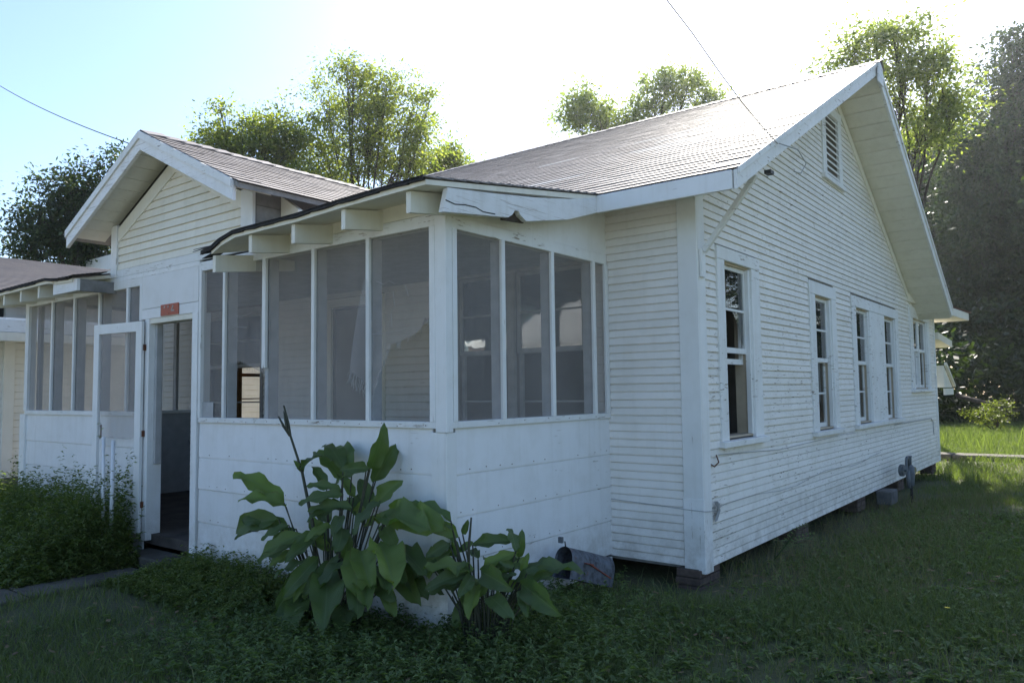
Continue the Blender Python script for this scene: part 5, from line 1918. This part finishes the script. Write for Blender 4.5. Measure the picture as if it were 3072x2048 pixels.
def weed_mesh(name, stems, leaf, mat, per=14, dense_top=True, narrow=.36):
    """stems (n,5): x,y,height,leanx,leany ; folded lance-shaped leaves up each stem"""
    n = len(stems)
    S = np.repeat(stems, per, axis=0)
    t = rng.uniform(.12, 1.0, len(S))
    P = np.column_stack([S[:, 0] + S[:, 3] * t * t, S[:, 1] + S[:, 4] * t * t, S[:, 2] * t + gh(S[:, 0], S[:, 1])])
    an = rng.uniform(0, 2 * PI, len(S))
    el = rng.uniform(-.35, .75, len(S))
    d = np.column_stack([np.cos(an) * np.cos(el), np.sin(an) * np.cos(el), np.sin(el)])
    sd_ = np.column_stack([-np.sin(an), np.cos(an), rng.uniform(-.3, .3, len(S))])
    up = np.cross(d, sd_)
    ln = leaf * rng.uniform(.55, 1.3, len(S)) * (1.1 - .45 * t)
    w = ln * narrow * rng.uniform(.8, 1.2, len(S))
    V = np.empty((len(S), 4, 3))
    V[:, 0] = P
    V[:, 2] = P + d * ln[:, None] - np.array([0, 0, 1]) * (ln * .18)[:, None]
    m_ = P + d * (ln * .42)[:, None]
    V[:, 1] = m_ + sd_ * (w * .5)[:, None] + up * (w * .2)[:, None]
    V[:, 3] = m_ - sd_ * (w * .5)[:, None] + up * (w * .2)[:, None]
    b = (np.arange(len(S)) * 4)[:, None]
    F = np.concatenate([b + np.array([[0, 1, 2]]), b + np.array([[0, 2, 3]])])
    # keep the two halves of a leaf as one island: they share vertices 0 and 2
    st = np.empty((n, 3, 3))
    st[:, 0] = np.column_stack([stems[:, 0] - .002, stems[:, 1], np.zeros(n)])
    st[:, 1] = np.column_stack([stems[:, 0] + .002, stems[:, 1], np.zeros(n)])
    st[:, 2] = np.column_stack([stems[:, 0] + stems[:, 3], stems[:, 1] + stems[:, 4], stems[:, 2]])
    V2 = np.concatenate([V.reshape(-1, 3), st.reshape(-1, 3)])
    F2 = np.concatenate([F, len(S) * 4 + np.arange(n * 3).reshape(n, 3)])
    return mesh_np(name, V2, F2, mat)


def stems(xy, h, lean):
    n = len(xy)
    return np.column_stack([xy, h, rng.normal(0, 1, n) * lean * h, rng.normal(0, 1, n) * lean * h])


w1 = scatter(11000, -2.4, 1.9, -1.9, 2.2, lambda x, y: np.clip(.35 + .65 * patchy(x * 1.1, y * 1.1), 0, 1) * np.clip(1.75 - np.hypot((x + .25) * .85, y + .1) * 1.0, 0.02, 1) * np.where((y > 1.7) & (x > .55), .25, 1))
h1 = rng.uniform(.05, .22, len(w1)) * (.7 + .6 * patchy(w1[:, 0] * .8, w1[:, 1] * .8))
o = bpy.data.objects.new('weeds', weed_mesh('weeds', stems(w1, h1, .35), .058, M['weed'], 14))
COL.objects.link(o); tag(o, 'leafy green weeds covering the ground before the porch corner', 'weeds', kind='stuff')
w2 = scatter(11000, 0.9, 4.4, -1.7, 8.0, lambda x, y: (.25 + .65 * patchy(x, y)) * np.clip((x - 1.0) * 1.2 + (y < 1.6), .04, .7))
h2 = rng.uniform(.02, .08, len(w2))
o = bpy.data.objects.new('weeds', weed_mesh('weeds', stems(w2, h2, .45), .060, M['weed'], 9, narrow=.5))
COL.objects.link(o); tag(o, 'low broad-leaved weeds in the lawn beside the gable wall', 'weeds', kind='stuff')
# viny bank left of the door
n = 6000
x = rng.uniform(-8.6, -3.72, n); y = -rng.uniform(0.04, 1.0, n) ** 1.0 * 1.5
top = np.interp(x, [-8.6, -7.4, -7.0, -6.4, -5.8, -5.0, -4.5, -4.15, -4.0, -3.72], [.34, .50, .72, .74, .86, .74, .92, 1.05, .95, .2])
hh = top * np.clip(1.0 - (-y / 1.55) ** 1.3, .12, 1) * rng.uniform(.35, 1.15, n)
k = (y < -.03) & (house_free(x, y) | (y > -1.3)) & ((x < -4.1) | (y < -.22))
sp = rng.uniform(0, 1, n) < .05
hh = np.where(sp & (y > -.5), hh * 1.45, hh)
vs = stems(np.column_stack([x, y])[k], hh[k], .18)
o = bpy.data.objects.new('vines', weed_mesh('vines', vs, .066, M['vine'], 22, narrow=.42))
COL.objects.link(o); tag(o, 'tangled bank of leafy vines growing against the porch left of the door', 'weeds', kind='stuff')
n = 1700
x = rng.uniform(-3.3, -1.5, n); y = -rng.uniform(.04, .75, n)
hh = np.interp(x, [-3.3, -3.0, -2.4, -1.5], [.12, .30, .34, .28]) * rng.uniform(.4, 1.1, n) * np.clip(1 + y * .8, .3, 1)
vs = stems(np.column_stack([x, y]), hh, .25)
o = bpy.data.objects.new('vines', weed_mesh('vines', vs, .05, M['vine'], 18, narrow=.42))
COL.objects.link(o); tag(o, 'low leafy vines at the foot of the porch right of the door', 'weeds', kind='stuff')

# fallen leaves and bare litter
def litter(n, x0, x1, y0, y1, size, mat, name, label):
    xy = scatter(n, x0, x1, y0, y1, lambda x, y: .25 + .75 * patchy(x * 1.4 + 2, y * 1.2))
    n = len(xy)
    an = rng.uniform(0, 2 * PI, n)
    d = np.column_stack([np.cos(an), np.sin(an), rng.uniform(-.3, .3, n)])
    sd_ = np.column_stack([-np.sin(an), np.cos(an), rng.uniform(-.4, .4, n)])
    P = np.column_stack([xy, gh(xy[:, 0], xy[:, 1]) + rng.uniform(.02, .075, n)])
    sz = (size * rng.uniform(.5, 1.4, n))[:, None]
    V = np.empty((n, 4, 3))
    V[:, 0] = P - d * sz * .5; V[:, 2] = P + d * sz * .5
    V[:, 1] = P + sd_ * sz * .28; V[:, 3] = P - sd_ * sz * .28
    o = bpy.data.objects.new(name, mesh_np(name, V.reshape(-1, 3), np.arange(n * 4).reshape(n, 4), mat))
    COL.objects.link(o)
    tag(o, label, 'leaf litter', kind='stuff')


M['dead'] = leafmat('dead_leaf', (0.10, 0.065, 0.035), (0.22, 0.16, 0.09), .15, .8)
litter(4200, -4.5, 5, -3.2, 9, .05, M['dead'], 'fallen_leaves', 'brown fallen leaves scattered in the grass')

# fern-like sapling by the crawl space
sap = thing('sapling', 'small feathery sapling leaning out from under the gable wall', 'plant', (1.02, 3.4, 0))
sb = MB()
lf = []
for fr_ in range(6):
    an = random.uniform(-1.2, 1.0)
    b0 = Vector((1.02, 3.4 + random.uniform(-.06, .06), .03))
    tip = b0 + Vector((math.cos(an) * .35, math.sin(an) * .42, random.uniform(.10, .34)))
    mid = (b0 + tip) / 2 + Vector((0, 0, .12))
    sb.tube([b0, mid, tip], [.004, .003, .0015], 4, False)
    for q in range(9):
        t = .25 + .75 * q / 8
        p = b0 * (1 - t) ** 2 + mid * 2 * t * (1 - t) + tip * t * t
        dirv = (tip - b0).normalized()
        sdv = dirv.cross(Vector((0, 0, 1))).normalized()
        for s in (-1, 1):
            e = p + sdv * s * .075 + dirv * .03
            mw = (e - p).cross(Vector((0, 0, 1))).normalized() * .011
            lf.append([p, (p + e) / 2 + mw, e, (p + e) / 2 - mw])
sb.build('stem', M['stemg'], sap)
mb = MB()
for q in lf: mb.poly(q)
mb.build('leaves', M['weed'], sap)
# a yellow wild flower in the grass
yf = thing('flower', 'single small yellow wildflower in the grass beside the gable wall', 'flower', (2.62, 2.1, 0))
MB().tube([(2.62, 2.1, 0), (2.625, 2.1, .13)], .0018, 4).build('stem', M['stemg'], yf)
mb = MB()
for i in range(7):
    a = 2 * PI * i / 7
    c = Vector((2.625, 2.1, .13))
    d = Vector((math.cos(a), math.sin(a), .25))
    e = Vector((-math.sin(a), math.cos(a), 0))
    mb.poly([c, c + d * .012 + e * .006, c + d * .022, c + d * .012 - e * .006])
mb.build('petals', plain('yellow_petal', (.75, .55, .02), .6), yf)

# ------------------------------------------------------------------ thin air volume added in place of lens glare
hz = MB().box(-128, 128, -128, 128, -1.2, 24)
hm = bpy.data.materials.new('glare_haze')
hm.use_nodes = True
hn = hm.node_tree
hn.nodes.remove(hn.nodes['Principled BSDF'])
pv = hn.nodes.new('ShaderNodeVolumePrincipled')
pv.inputs['Color'].default_value = (0.86, 0.93, 1.0, 1)
pv.inputs['Density'].default_value = 0.00032
pv.inputs['Anisotropy'].default_value = 0.72
hn.links.new(pv.outputs[0], hn.nodes['Material Output'].inputs['Volume'])
o = hz.build('glare_haze', hm, None)
tag(o, 'thin air volume added over the whole yard in place of lens glare', 'glare_haze', kind='stuff')
sc.cycles.volume_bounces = 0
